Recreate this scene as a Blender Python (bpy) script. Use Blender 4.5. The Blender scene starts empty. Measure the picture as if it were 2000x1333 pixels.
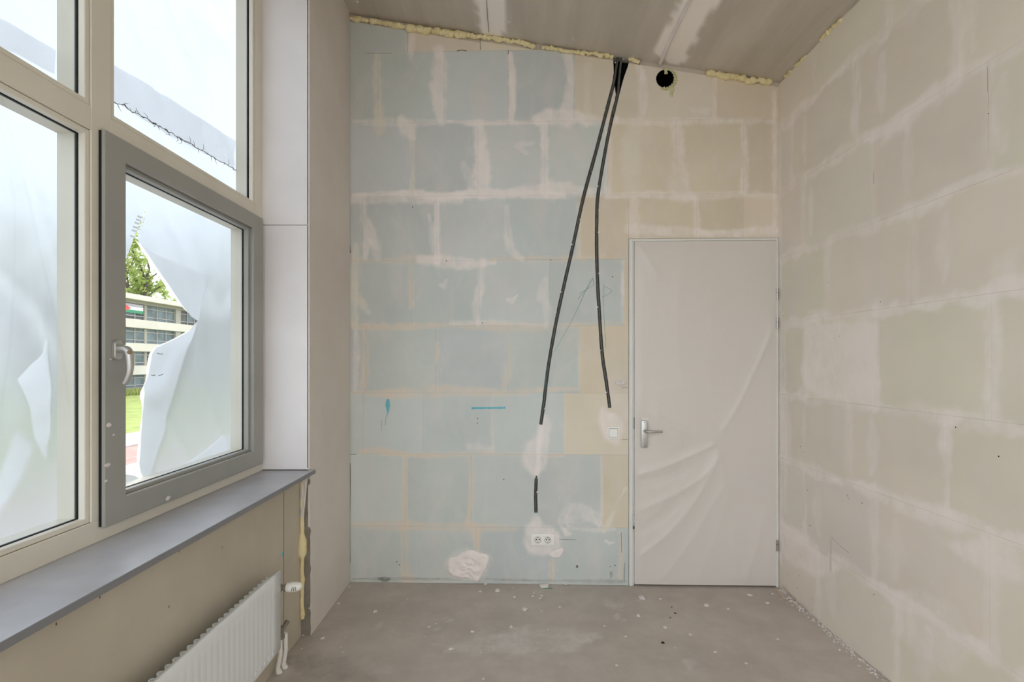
import bpy, bmesh, math, random
import numpy as np
from mathutils import Vector, Matrix, noise, geometry

random.seed(7)
SC = bpy.context.scene
COL = SC.collection

# ------------------------------------------------------------------ camera, sky, exposure
FPX, VX, VY, EYE = 920.0, 1003.0, 705.0, 1.5      # focal length in pixels of a 2000x1333 picture
cam_d = bpy.data.cameras.new('camera')
cam_d.sensor_width = 36.0
cam_d.lens = FPX / 2000 * 36.0
cam_d.shift_x = -(VX - 1000.0) / 2000
cam_d.shift_y = (VY - 666.5) / 2000
cam_d.clip_start = 0.02
cam_d.clip_end = 400
cam = bpy.data.objects.new('camera', cam_d)
COL.objects.link(cam)
cam.location = (0, 0, EYE)
cam.rotation_euler = (math.radians(90), 0, 0)
SC.camera = cam

SC.view_settings.view_transform = 'Standard'
SC.view_settings.look = 'None'
SC.view_settings.gamma = 1.0
SC.view_settings.use_curve_mapping = False
SC.view_settings.exposure = 0.6

SKY_STRENGTH = 2.1
world = bpy.data.worlds.new('overcast_sky')
SC.world = world
world.use_nodes = True
wn, wl = world.node_tree.nodes, world.node_tree.links
wn.clear()
w_out = wn.new('ShaderNodeOutputWorld')
w_bg = wn.new('ShaderNodeBackground')
w_tc = wn.new('ShaderNodeTexCoord')
w_no = wn.new('ShaderNodeTexNoise')
w_no.inputs['Scale'].default_value = 2.2
w_no.inputs['Detail'].default_value = 5
w_ra = wn.new('ShaderNodeValToRGB')
w_ra.color_ramp.elements[0].position = 0.35
w_ra.color_ramp.elements[0].color = (0.80, 0.88, 1.0, 1)
w_ra.color_ramp.elements[1].position = 0.62
w_ra.color_ramp.elements[1].color = (1.0, 0.985, 0.96, 1)
wl.new(w_tc.outputs['Generated'], w_no.inputs['Vector'])
wl.new(w_no.outputs['Fac'], w_ra.inputs['Fac'])
wl.new(w_ra.outputs['Color'], w_bg.inputs['Color'])
w_bg.inputs['Strength'].default_value = SKY_STRENGTH
wl.new(w_bg.outputs['Background'], w_out.inputs['Surface'])

SC.cycles.max_bounces = 14
SC.cycles.diffuse_bounces = 8
SC.cycles.transmission_bounces = 10
SC.cycles.transparent_max_bounces = 24
SC.cycles.use_denoising = True

# ------------------------------------------------------------------ places: every surface is a plane of the room
XR, XP, XW, XB = 1.758, -1.110, -1.361, -1.157     # right wall, pier face, window frame face, wall below the sill
YREV, YCR = 2.566, 3.122                            # window reveal, right back corner
XOUT = -1.455                                       # outer face of the window frame
YREAR = -1.35
CE_X, CE_Z, CE_S = -1.11, 3.848, -0.176             # sloped ceiling


def ceil_z(x):
    return CE_Z + CE_S * (x - CE_X)


class Frame:
    """flat frame on a wall: u along it, v up, d out into the room"""

    def __init__(self, o, u, n):
        self.o, self.u, self.n = Vector(o), Vector(u).normalized(), Vector(n).normalized()

    def __call__(self, u, v, d=0.0):
        return self.o + self.u * u + Vector((0, 0, v)) + self.n * d


_bu = Vector((XR - XP, 3.122 - 3.191, 0)).normalized()
BK = Frame((XP, 3.191, 0), _bu, (_bu.y, -_bu.x, 0))
RT = Frame((XR, YCR, 0), (0, -1, 0), (-1, 0, 0))
FL = Frame((0, 0, 0), (1, 0, 0), (0, 1, 0))


def ray(px, py):
    return Vector(((px - VX) / FPX, 1.0, (VY - py) / FPX))


def bk(px, py):
    d = ray(px, py)
    t = (BK.o - cam.location).dot(BK.n) / d.dot(BK.n)
    p = cam.location + d * t
    return ((p - BK.o).dot(BK.u), p.z)


def rt(px, py):
    y = XR * FPX / (px - VX)
    return (YCR - y, EYE + (VY - py) / FPX * y)


def px_x(px, py, X):
    y = X * FPX / (px - VX)
    return (y, EYE + (VY - py) / FPX * y)


def fl(px, py):
    y = EYE * FPX / (py - VY)
    return ((px - VX) / FPX * y, y)


def ce(px, py):
    d = ray(px, py)
    # z = CE_Z + CE_S (x - CE_X)
    t = (CE_Z - CE_S * CE_X - EYE) / (d.z - CE_S * d.x)
    p = cam.location + d * t
    return p


# ------------------------------------------------------------------ object helpers
WL = {}


def tag(o, label=None, cat=None, group=None, kind=None):
    if label: o['label'] = label
    if cat: o['category'] = cat
    if group: o['group'] = group
    if kind: o['kind'] = kind
    return o


def empty(name, loc, label=None, cat=None, group=None, kind=None):
    o = bpy.data.objects.new(name, None)
    COL.objects.link(o)
    o.location = loc
    o.empty_display_size = 0.1
    WL[o] = Vector(loc)
    return tag(o, label, cat, group, kind)


def link_mesh(name, me, parent, org, color=None):
    o = bpy.data.objects.new(name, me)
    COL.objects.link(o)
    WL[o] = Vector(org)
    if parent is not None:
        o.parent = parent
        o.location = Vector(org) - WL[parent]
    else:
        o.location = org
    if color: o.color = color
    return o


def copy_obj(src, parent, org):
    c = src.copy()
    COL.objects.link(c)
    WL[c] = Vector(org)
    c.parent = parent
    c.location = Vector(org) - (WL[parent] if parent is not None else Vector((0, 0, 0)))
    return c


class MB:
    """collects vertices and faces of ONE mesh, in world metres"""

    def __init__(self):
        self.v, self.f, self.uv = [], [], None

    def add(self, vs, fs):
        b = len(self.v)
        self.v += [Vector(p) for p in vs]
        self.f += [tuple(i + b for i in f) for f in fs]

    def box(self, lo, hi, fr=None):
        (a, b, c), (d, e, g) = lo, hi
        ps = [(a, b, c), (d, b, c), (d, e, c), (a, e, c), (a, b, g), (d, b, g), (d, e, g), (a, e, g)]
        if fr: ps = [fr(*p) for p in ps]
        self.add(ps, [(0, 3, 2, 1), (4, 5, 6, 7), (0, 1, 5, 4), (1, 2, 6, 5), (2, 3, 7, 6), (3, 0, 4, 7)])
        return self

    def prism(self, poly, d0, d1, fr):
        n = len(poly)
        ps = [fr(u, v, d0) for u, v in poly] + [fr(u, v, d1) for u, v in poly]
        fs = [tuple(range(n - 1, -1, -1)), tuple(range(n, 2 * n))]
        fs += [(i, (i + 1) % n, n + (i + 1) % n, n + i) for i in range(n)]
        self.add(ps, fs)
        return self

    def tube(self, pts, r, seg=10, caps=True):
        pts = [Vector(p) for p in pts]
        n = len(pts)
        rs = r if isinstance(r, (list, tuple)) else [r] * n
        ref = None
        ring = []
        for i, p in enumerate(pts):
            t = (pts[min(i + 1, n - 1)] - pts[max(i - 1, 0)]).normalized()
            if ref is None:
                ref = t.orthogonal().normalized()
            ref = (ref - t * ref.dot(t)).normalized()
            bi = t.cross(ref)
            ring.append([p + (ref * math.cos(2 * math.pi * k / seg) + bi * math.sin(2 * math.pi * k / seg)) * rs[i] for k in range(seg)])
        vs = [q for rg in ring for q in rg]
        fs = []
        for i in range(n - 1):
            for k in range(seg):
                fs.append((i * seg + k, i * seg + (k + 1) % seg, (i + 1) * seg + (k + 1) % seg, (i + 1) * seg + k))
        if caps:
            fs.append(tuple(range(seg - 1, -1, -1)))
            fs.append(tuple((n - 1) * seg + k for k in range(seg)))
        self.add(vs, fs)
        return self

    def lathe(self, o, ax, prof, seg=20):
        """prof: (distance along axis, radius)"""
        o, ax = Vector(o), Vector(ax).normalized()
        a = ax.orthogonal().normalized()
        b = ax.cross(a)
        vs, fs = [], []
        for h, r in prof:
            for k in range(seg):
                w = 2 * math.pi * k / seg
                vs.append(o + ax * h + (a * math.cos(w) + b * math.sin(w)) * max(r, 1e-5))
        for i in range(len(prof) - 1):
            for k in range(seg):
                fs.append((i * seg + k, i * seg + (k + 1) % seg, (i + 1) * seg + (k + 1) % seg, (i + 1) * seg + k))
        fs.append(tuple(range(seg - 1, -1, -1)))
        fs.append(tuple((len(prof) - 1) * seg + k for k in range(seg)))
        self.add(vs, fs)
        return self

    def blob(self, c, r, sq=(1, 1, 1), amp=0.25, sub=2, seed=0.0, freq=1.6):
        bm = bmesh.new()
        bmesh.ops.create_icosphere(bm, subdivisions=sub, radius=1.0)
        vs = []
        for v in bm.verts:
            k = 1 + amp * noise.noise(v.co * freq + Vector((seed, seed * 1.7, -seed)))
            vs.append(Vector(c) + Vector((v.co.x * sq[0], v.co.y * sq[1], v.co.z * sq[2])) * (r * k))
        idx = {v: i for i, v in enumerate(bm.verts)}
        fs = [tuple(idx[v] for v in f.verts) for f in bm.faces]
        bm.free()
        self.add(vs, fs)
        return self

    def build(self, name, mat, parent=None, bevel=0.0, smooth=None, color=None, org=None, seg=1):
        bm = bmesh.new()
        vs = [bm.verts.new(p) for p in self.v]
        for f in self.f:
            try:
                bm.faces.new([vs[i] for i in f])
            except ValueError:
                pass
        bmesh.ops.recalc_face_normals(bm, faces=bm.faces)
        if bevel > 0:
            es = [e for e in bm.edges if len(e.link_faces) == 2 and e.calc_face_angle(0) > 0.5]
            bmesh.ops.bevel(bm, geom=es, offset=bevel, segments=seg, affect='EDGES', profile=0.5, clamp_overlap=True)
        return self.finish(bm, name, mat, parent, smooth, color, org)

    @staticmethod
    def finish(bm, name, mat, parent=None, smooth=None, color=None, org=None):
        if org is None:
            xs = [v.co for v in bm.verts]
            lo = Vector((min(p.x for p in xs), min(p.y for p in xs), min(p.z for p in xs)))
            hi = Vector((max(p.x for p in xs), max(p.y for p in xs), max(p.z for p in xs)))
            org = Vector(((lo.x + hi.x) / 2, (lo.y + hi.y) / 2, lo.z))
        org = Vector(org)
        for v in bm.verts: v.co -= org
        me = bpy.data.meshes.new(name)
        bm.to_mesh(me)
        bm.free()
        me.materials.append(mat)
        if smooth is not None:
            me.polygons.foreach_set('use_smooth', [True] * len(me.polygons))
            me.set_sharp_from_angle(angle=math.radians(smooth))
        return link_mesh(name, me, parent, org, color)


def booleans(o, cutters):
    for c in cutters:
        m = o.modifiers.new('cut', 'BOOLEAN')
        m.operation = 'DIFFERENCE'
        m.object = c
        m.solver = 'EXACT'
    dg = bpy.context.evaluated_depsgraph_get()
    me = bpy.data.meshes.new_from_object(o.evaluated_get(dg))
    o.modifiers.clear()
    o.data = me


# ------------------------------------------------------------------ materials
def lin(c):
    return tuple(((x / 255) / 12.92 if x / 255 <= 0.04045 else ((x / 255 + 0.055) / 1.055) ** 2.4) for x in c) + (1.0,)


class NT:
    def __init__(self, name):
        self.m = bpy.data.materials.new(name)
        self.m.use_nodes = True
        self.n, self.l = self.m.node_tree.nodes, self.m.node_tree.links
        self.n.clear()
        self.out = self.n.new('ShaderNodeOutputMaterial')

    def new(self, t, **kw):
        nd = self.n.new(t)
        for k, v in kw.items():
            if k in nd.inputs:
                nd.inputs[k].default_value = v
            else:
                setattr(nd, k, v)
        return nd

    def link(self, a, b):
        self.l.new(a, b)

    def pos(self, scale=(1, 1, 1)):
        g = self.new('ShaderNodeNewGeometry')
        m = self.new('ShaderNodeMapping')
        m.inputs['Scale'].default_value = scale
        self.link(g.outputs['Position'], m.inputs['Vector'])
        return m.outputs['Vector']

    def noise(self, scale=(1, 1, 1), sc=1.0, detail=4.0, rough=0.55, dist=0.0):
        nd = self.new('ShaderNodeTexNoise', Scale=sc, Detail=detail, Roughness=rough, Distortion=dist)
        self.link(self.pos(scale), nd.inputs['Vector'])
        return nd.outputs['Fac']

    def ramp(self, fac, p0, p1, c0=(0, 0, 0, 1), c1=(1, 1, 1, 1)):
        r = self.new('ShaderNodeValToRGB')
        r.color_ramp.elements[0].position, r.color_ramp.elements[0].color = p0, c0
        r.color_ramp.elements[1].position, r.color_ramp.elements[1].color = p1, c1
        self.link(fac, r.inputs['Fac'])
        return r.outputs['Color']

    def mix(self, fac, a, b, mode='MIX'):
        nd = self.new('ShaderNodeMix', data_type='RGBA', blend_type=mode)
        for s, i in ((fac, 0), (a, 6), (b, 7)):
            if isinstance(s, (int, float)):
                nd.inputs[i].default_value = s
            elif isinstance(s, tuple):
                nd.inputs[i].default_value = s
            else:
                self.link(s, nd.inputs[i])
        return nd.outputs[2]

    def math(self, op, a, b=0.0, c=None, clamp=False):
        nd = self.new('ShaderNodeMath', operation=op, use_clamp=clamp)
        for i, s in enumerate((a, b, c)):
            if s is None: continue
            if isinstance(s, (int, float)):
                nd.inputs[i].default_value = s
            else:
                self.link(s, nd.inputs[i])
        return nd.outputs[0]

    def bump(self, h, strength=0.3, dist=0.01):
        b = self.new('ShaderNodeBump', Strength=strength, Distance=dist)
        self.link(h, b.inputs['Height'])
        return b.outputs['Normal']

    def principled(self, color, rough=0.6, metal=0.0, spec=0.5, normal=None):
        p = self.new('ShaderNodeBsdfPrincipled')
        for key, s in (('Base Color', color), ('Roughness', rough), ('Metallic', metal)):
            if isinstance(s, (int, float, tuple)):
                p.inputs[key].default_value = s
            else:
                self.link(s, p.inputs[key])
        p.inputs['Specular IOR Level'].default_value = spec
        if normal is not None: self.link(normal, p.inputs['Normal'])
        return p

    def done(self, sh):
        self.link(sh.outputs[0], self.out.inputs['Surface'])
        return self.m


def simple(name, c1, c2=None, scale=(1, 1, 1), sc=6.0, rough=0.6, metal=0.0, spec=0.4, bump=0.0, bsc=60.0, lo=0.35, hi=0.65, dist=0.004):
    t = NT(name)
    col = lin(c1)
    if c2 is not None:
        col = t.ramp(t.noise(scale, sc, 5), lo, hi, lin(c1), lin(c2))
    nrm = t.bump(t.noise(scale, bsc, 4), bump, dist) if bump > 0 else None
    return t.done(t.principled(col, rough, metal, spec, nrm))


def plaster_over(t, base, grain=16.0, k=1.5):
    """smeared plaster, dust or dirt lying on the surface: colour and cover stored on the mesh, edges broken up by noise"""
    at = t.new('ShaderNodeAttribute', attribute_name='plaster')
    A = at.outputs['Alpha']
    nz = t.noise((1, 1, 0.6), grain, 6, 0.62, 0.5)
    amp = t.math('MULTIPLY', t.math('MINIMUM', A, t.math('SUBTRACT', 1.0, A)), k * 2.0)
    a = t.math('ADD', A, t.math('MULTIPLY', t.math('SUBTRACT', nz, 0.5), amp), clamp=True)
    return t.mix(a, base, at.outputs['Color'])


def block_material():
    t = NT('gypsum_block')
    oi = t.new('ShaderNodeObjectInfo')
    base = oi.outputs['Color']
    # wiped-out plaster haze in soft strokes
    haze = t.ramp(t.noise((4.0, 4.0, 2.0), 1.2, 6, 0.6, 0.8), 0.48, 0.80)
    col = t.mix(t.math('MULTIPLY', haze, 0.62), base, lin((228, 218, 214)))
    fine = t.ramp(t.noise((9.0, 9.0, 5.0), 2.2, 6, 0.7, 1.2), 0.60, 0.80)
    col = t.mix(t.math('MULTIPLY', fine, 0.48), col, lin((232, 224, 220)))
    mot = t.ramp(t.noise((1, 1, 1), 2.6, 3), 0.3, 0.7, (0.95, 0.95, 0.95, 1), (1.04, 1.04, 1.04, 1))
    col = t.mix(1.0, col, mot, 'MULTIPLY')
    col = plaster_over(t, col)
    return t.done(t.principled(col, 0.75, 0, 0.25, t.bump(t.noise((1, 1, 1), 45, 5), 0.08, 0.003)))


def lump_material():
    t = NT('tinted_plaster')
    oi = t.new('ShaderNodeObjectInfo')
    m = t.ramp(t.noise((1, 1, 1), 20, 4), 0.3, 0.7, (0.94, 0.94, 0.94, 1), (1.03, 1.03, 1.03, 1))
    return t.done(t.principled(t.mix(1.0, oi.outputs['Color'], m, 'MULTIPLY'), 0.85, 0, 0.2, t.bump(t.noise((1, 1, 1), 50, 5), 0.4, 0.004)))


def glass_material(name, tint, gloss=0.07):
    t = NT(name)
    tr = t.new('ShaderNodeBsdfTransparent', Color=tint)
    gl = t.new('ShaderNodeBsdfGlossy', Roughness=0.02)
    mx = t.new('ShaderNodeMixShader')
    mx.inputs[0].default_value = gloss
    t.link(tr.outputs[0], mx.inputs[1])
    t.link(gl.outputs[0], mx.inputs[2])
    return t.done(mx)


def film_material(name, haze, rough=0.55, color=(0.465, 0.495, 0.555, 1)):
    """milky builder's film: scatters what comes through it"""
    t = NT(name)
    st = t.noise((3.0, 3.0, 0.8), 2.2, 5, 0.6, 0.8)
    nrm = t.bump(t.noise((1.6, 1.6, 0.6), 2.2, 3, 0.5, 0.4), 0.25, 0.03)
    tl = t.new('ShaderNodeBsdfTranslucent', Color=color)
    df = t.new('ShaderNodeBsdfDiffuse', Color=(0.8, 0.8, 0.82, 1))
    rf = t.new('ShaderNodeBsdfRefraction', Roughness=rough, IOR=1.22)
    rf.inputs['Color'].default_value = color
    for s in (tl, df, rf): t.link(nrm, s.inputs['Normal'])
    m1 = t.new('ShaderNodeMixShader')
    t.link(t.math('MULTIPLY_ADD', st, 0.16, haze - 0.08, clamp=True), m1.inputs[0])
    t.link(rf.outputs[0], m1.inputs[1])
    t.link(tl.outputs[0], m1.inputs[2])
    m2 = t.new('ShaderNodeMixShader')
    m2.inputs[0].default_value = 0.10
    t.link(m1.outputs[0], m2.inputs[1])
    t.link(df.outputs[0], m2.inputs[2])
    return t.done(m2)


def floor_material():
    t = NT('concrete_screed')
    a = t.ramp(t.noise((1, 1.8, 1), 0.9, 6, 0.6, 0.4), 0.30, 0.72, lin((178, 168, 159)), lin((200, 190, 182)))
    b = t.ramp(t.noise((1, 1, 1), 7.0, 6, 0.65), 0.35, 0.70, (0.90, 0.90, 0.90, 1), (1.06, 1.06, 1.06, 1))
    col = t.mix(1.0, a, b, 'MULTIPLY')
    # white plaster dust dragged over the screed
    dust = t.math('MULTIPLY', t.ramp(t.noise((2.2, 5.0, 1), 1.5, 6, 0.62, 0.5), 0.60, 0.80), 0.35)
    col = t.mix(dust, col, lin((214, 208, 204)))
    vo = t.new('ShaderNodeTexVoronoi', Scale=13.0)
    t.link(t.pos(), vo.inputs['Vector'])
    sp = t.math('MULTIPLY', t.math('LESS_THAN', vo.outputs['Distance'], 0.075), t.ramp(t.noise((1, 1, 1), 3.0, 2), 0.5, 0.6))
    col = t.mix(t.math('MULTIPLY', sp, 0.75), col, lin((226, 222, 218)))
    col = plaster_over(t, col, 24.0)
    rg = t.ramp(t.noise((1, 1, 1), 1.4, 4), 0.3, 0.7, (0.42, 0.42, 0.42, 1), (0.62, 0.62, 0.62, 1))
    return t.done(t.principled(col, rg, 0, 0.35, t.bump(t.noise((1, 1, 1), 22, 6), 0.12, 0.004)))


def ceiling_material():
    t = NT('ceiling_board')
    a = t.ramp(t.noise((5.0, 0.6, 1), 1.6, 5, 0.55, 0.3), 0.3, 0.72, lin((186, 177, 164)), lin((206, 197, 186)))
    b = t.ramp(t.noise((1, 1, 1), 2.0, 5), 0.3, 0.7, (0.93, 0.93, 0.93, 1), (1.05, 1.05, 1.05, 1))
    return t.done(t.principled(plaster_over(t, t.mix(1.0, a, b, 'MULTIPLY'), 10.0, 0.7), 0.7, 0, 0.25, t.bump(t.noise((4, 0.6, 1), 6, 4), 0.10, 0.005)))


M = {}
M['block'] = block_material()
M['smear'] = lump_material()
M['mortar'] = simple('joint_mortar', (206, 194, 182), (190, 178, 164), sc=9, rough=0.9, bump=0.4)
M['floor'] = floor_material()
M['ceiling'] = ceiling_material()
M['plaster'] = simple('white_plaster', (232, 226, 224), (222, 214, 212), sc=8, rough=0.8, bump=0.35, bsc=40)
M['pier'] = simple('smooth_plaster_pier', (222, 214, 208), (214, 205, 197), sc=2.2, rough=0.75, bump=0.05)
M['board'] = simple('white_reveal_board', (238, 234, 236), (230, 225, 226), sc=2.0, rough=0.45, bump=0.03)
M['rawcement'] = simple('raw_cement', (150, 142, 132), (128, 120, 110), sc=14, rough=0.9, bump=0.6, bsc=50)
M['dadowall'] = simple('beige_board_wall', (200, 190, 174), (190, 180, 164), sc=3.0, rough=0.75, bump=0.10, bsc=60)
M['rear'] = simple('rear_wall_plaster', (224, 214, 198), (214, 202, 186), sc=3, rough=0.8)
M['cream'] = simple('cream_window_paint', (228, 222, 210), (222, 215, 202), sc=3, rough=0.35, spec=0.45)
M['grey'] = simple('grey_sash_paint', (164, 163, 157), (158, 157, 152), sc=3, rough=0.4, spec=0.4)
M['gasket'] = simple('black_gasket', (26, 26, 28), rough=0.6)
M['gasketgrey'] = simple('grey_gasket', (110, 112, 114), rough=0.5)
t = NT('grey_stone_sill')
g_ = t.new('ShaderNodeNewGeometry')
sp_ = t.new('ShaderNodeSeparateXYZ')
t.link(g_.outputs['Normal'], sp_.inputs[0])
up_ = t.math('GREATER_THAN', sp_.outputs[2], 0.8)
lit_top_ = t.ramp(t.noise((1, 1, 1), 6, 5), 0.3, 0.7, lin((172, 172, 178)), lin((188, 188, 194)))  # paler top over darker edges: fall of light painted by face direction
M['stone'] = t.done(t.principled(t.mix(up_, lin((128, 128, 132)), lit_top_), 0.34, 0, 0.5))
M['glass'] = glass_material('window_glass', (0.96, 0.98, 0.975, 1), 0.04)
M['film'] = film_material('builders_film', 0.42, 0.55)
M['film2'] = film_material('builders_film_double', 0.62, 0.6, (0.90, 0.90, 0.91, 1))
M['string'] = simple('brown_adhesive_edge', (116, 100, 84), (88, 74, 62), sc=30, rough=0.8)
M['rad'] = simple('white_enamel', (232, 235, 237), rough=0.3, spec=0.5)
M['steel'] = simple('brushed_steel', (196, 192, 186), (180, 176, 170), scale=(1, 1, 20), sc=12, rough=0.3, metal=0.9)
M['alu'] = simple('satin_aluminium', (196, 194, 190), rough=0.34, metal=0.75)
M['brass'] = simple('dull_brass', (150, 132, 104), rough=0.4, metal=0.8)
M['valve'] = simple('grey_valve_metal', (150, 142, 132), (124, 116, 106), sc=30, rough=0.45, metal=0.15)
M['whiteplastic'] = simple('white_plastic', (245, 241, 236), rough=0.3, spec=0.5)
M['dark'] = simple('dark_hole', (14, 14, 15), rough=0.8, spec=0.1)
M['conduit'] = simple('dark_grey_conduit', (92, 92, 90), (74, 74, 72), sc=40, rough=0.5, spec=0.4)
M['doorpaint'] = simple('white_door_paint', (230, 224, 218), (224, 217, 211), sc=2, rough=0.4)
M['framepaint'] = simple('white_frame_paint', (228, 227, 224), rough=0.4)
M['foam'] = simple('yellow_pu_foam', (240, 228, 186), (226, 210, 160), sc=14, rough=0.85, bump=0.5, bsc=60)
M['greenfoam'] = simple('green_pu_foam', (214, 212, 172), (192, 190, 144), sc=22, rough=0.85, bump=0.5, bsc=70)
M['chalk'] = simple('blue_marker', (96, 178, 200), (130, 196, 208), sc=30, rough=0.8)
M['pencil'] = simple('teal_pencil', (118, 168, 164), rough=0.8)
M['crack'] = simple('dark_crack', (60, 54, 48), rough=0.9, spec=0.1)
M['wood'] = simple('pale_wood', (206, 190, 170), (184, 166, 144), scale=(1, 6, 1), sc=14, rough=0.7)
M['green'] = simple('green_tape', (72, 150, 112), rough=0.5)


def door_film_material():
    t = NT('door_film')
    nrm = t.bump(t.noise((3, 1, 1.4), 5, 4, 0.5, 0.5), 0.22, 0.012)
    p = t.principled(lin((238, 230, 224)), 0.30, 0, 0.5, nrm)
    p.inputs['Alpha'].default_value = 0.72
    return t.done(p)


M['doorfilm'] = door_film_material()

WHITE = lin((246, 236, 232))[:3]
PEACH = lin((228, 213, 197))[:3]
CREAMY = lin((233, 225, 211))[:3]
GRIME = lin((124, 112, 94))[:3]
BLUE = (206, 210, 208)
CREAMB = (226, 215, 198)
TANB = (221, 208, 187)

# ------------------------------------------------------------------ plaster strokes, spread over the surfaces they lie on
STROKES = {'back': [], 'right': [], 'floor': [], 'ceiling': []}


def spline(pts, step=0.02):
    """Catmull-Rom through 2-D points, evenly resampled"""
    P = [Vector(p).to_2d() for p in pts]
    out = []
    for i in range(len(P) - 1):
        p0, p1, p2, p3 = P[max(i - 1, 0)], P[i], P[i + 1], P[min(i + 2, len(P) - 1)]
        n = max(1, int((p2 - p1).length / step))
        for k in range(n):
            t = k / n
            out.append(0.5 * ((2 * p1) + (p2 - p0) * t + (2 * p0 - 5 * p1 + 4 * p2 - p3) * t * t + (3 * p1 - p0 - 3 * p2 + p3) * t ** 3))
    out.append(P[-1])
    return out


def wob(u, v, sd, f):
    """cheap smooth noise, about -1..1"""
    r = 0
    for k in range(4):
        a = sd * 1.7 + k * 2.399
        fr = f * (1.0 + 0.7 * k)
        r = r + np.sin((u * math.cos(a) + v * math.sin(a)) * fr + sd * 3.1 + k * 1.3) / (1 + 0.5 * k)
    return r / 2.4


def sstep(x, a, b):
    t = np.clip((x - a) / (b - a), 0, 1)
    return t * t * (3 - 2 * t)


def cover(u, v, strokes):
    """colour and cover (0..1) of all strokes at points u, v"""
    A = np.zeros(len(u))
    C = np.zeros((len(u), 3)) + 0.8
    for kind, P, ws, rgb, alpha, rag, sd in strokes:
        P = np.array([tuple(p) for p in P])
        mx = max(ws) * 1.6 + 0.03
        sel = np.where((u > P[:, 0].min() - mx) & (u < P[:, 0].max() + mx) & (v > P[:, 1].min() - mx) & (v < P[:, 1].max() + mx))[0]
        if len(sel) == 0: continue
        x, y = u[sel], v[sel]
        best = np.full(len(sel), 9.0)
        tb = np.zeros(len(sel))
        n = len(P)
        segs = range(n - 1) if kind == 'line' else range(n)
        for i in segs:
            a, b = P[i], P[(i + 1) % n]
            ab = b - a
            t = np.clip(((x - a[0]) * ab[0] + (y - a[1]) * ab[1]) / max(1e-12, ab @ ab), 0, 1)
            d = np.hypot(x - a[0] - ab[0] * t, y - a[1] - ab[1] * t)
            m = d < best
            best[m] = d[m]
            tb[m] = (i + t[m]) / max(1, n - 1)
        if kind == 'line':
            hw = np.interp(tb, np.linspace(0, 1, len(ws)), ws) / 2
            hw = hw * (1.12 + rag * (1.1 * wob(x, y, sd, 26.0) + 0.7 * wob(x, y, sd + 5, 70.0)))
            m = 1 - best / np.maximum(hw, 0.002)
            if rag < 0.2:
                val = sstep(m, 0.0, 0.15)
            else:
                val = sstep(m, -0.05, 0.55) * (0.76 + 0.30 * wob(x, y, sd + 2, 12.0))
        else:
            ins = np.zeros(len(sel), bool)
            for i in range(n):
                a, b = P[i], P[i - 1]
                with np.errstate(divide='ignore', invalid='ignore'):
                    ins ^= ((a[1] > y) != (b[1] > y)) & (x < (b[0] - a[0]) * (y - a[1]) / (b[1] - a[1] + 1e-12) + a[0])
            sd_ = np.where(ins, best, -best) + 0.012 * wob(x, y, sd, 30.0)
            val = sstep(sd_, -0.012, 0.030) * (0.8 + 0.2 * wob(x, y, sd + 2, 12.0))
        val = np.clip(val * alpha, 0, 1)
        na = 1 - (1 - A[sel]) * (1 - val)
        w = np.where(na > 1e-4, val / np.maximum(na, 1e-4), 0)[:, None]
        C[sel] = C[sel] * (1 - w) + np.array(rgb)[None, :] * w
        A[sel] = na
    return C, A


def spread(objs, to_uv, key, push=None, depth=0.0):
    """write the strokes of one surface onto its meshes; plaster also stands a little proud"""
    for o in objs:
        me = o.data
        n = len(me.vertices)
        co = np.empty(n * 3)
        me.vertices.foreach_get('co', co)
        co = co.reshape(-1, 3)
        w = co + np.array(WL[o])
        u, v, d = to_uv(w)
        C, A = cover(u, v, STROKES[key])
        at = me.attributes.new('plaster', 'FLOAT_COLOR', 'POINT')
        at.data.foreach_set('color', np.concatenate([C, A[:, None]], 1).astype(np.float32).ravel())
        if push is not None:
            front = (d > -0.0005)
            co2 = co + np.array(push)[None, :] * (A * front * depth)[:, None]
            me.vertices.foreach_set('co', co2.ravel())
            me.update()


def grid_cut(o, axes, step):
    """cut a mesh into cells so that strokes can be stored on it"""
    bm = bmesh.new()
    bm.from_mesh(o.data)
    for ax in axes:
        ax = Vector(ax)
        vals = [v.co.dot(ax) for v in bm.verts]
        a, b = min(vals), max(vals)
        n = int((b - a) / step)
        for k in range(1, n + 1):
            c = a + (b - a) * k / (n + 1)
            bmesh.ops.bisect_plane(bm, geom=bm.verts[:] + bm.edges[:] + bm.faces[:], plane_co=ax * c, plane_no=ax, dist=1e-5)
    bm.to_mesh(o.data)
    bm.free()


# ------------------------------------------------------------------ floor, ceiling, rear wall
floor = MB().box((-1.6, YREAR - 0.1, -0.15), (1.95, 3.5, 0.0)).build('floor', M['floor'])
tag(floor, 'grey concrete screed floor with plaster dust', kind='structure')

b = MB()
vs = []
for z in (0.0, 0.12):
    for x, y in ((-1.6, YREAR - 0.1), (1.95, YREAR - 0.1), (1.95, 3.5), (-1.6, 3.5)):
        vs.append((x, y, ceil_z(x) + z))
b.add(vs, [(0, 1, 2, 3), (7, 6, 5, 4), (0, 4, 5, 1), (1, 5, 6, 2), (2, 6, 7, 3), (3, 7, 4, 0)])
ceiling = b.build('ceiling', M['ceiling'])
tag(ceiling, 'sloping grey board ceiling with filled seams', kind='structure')

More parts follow.
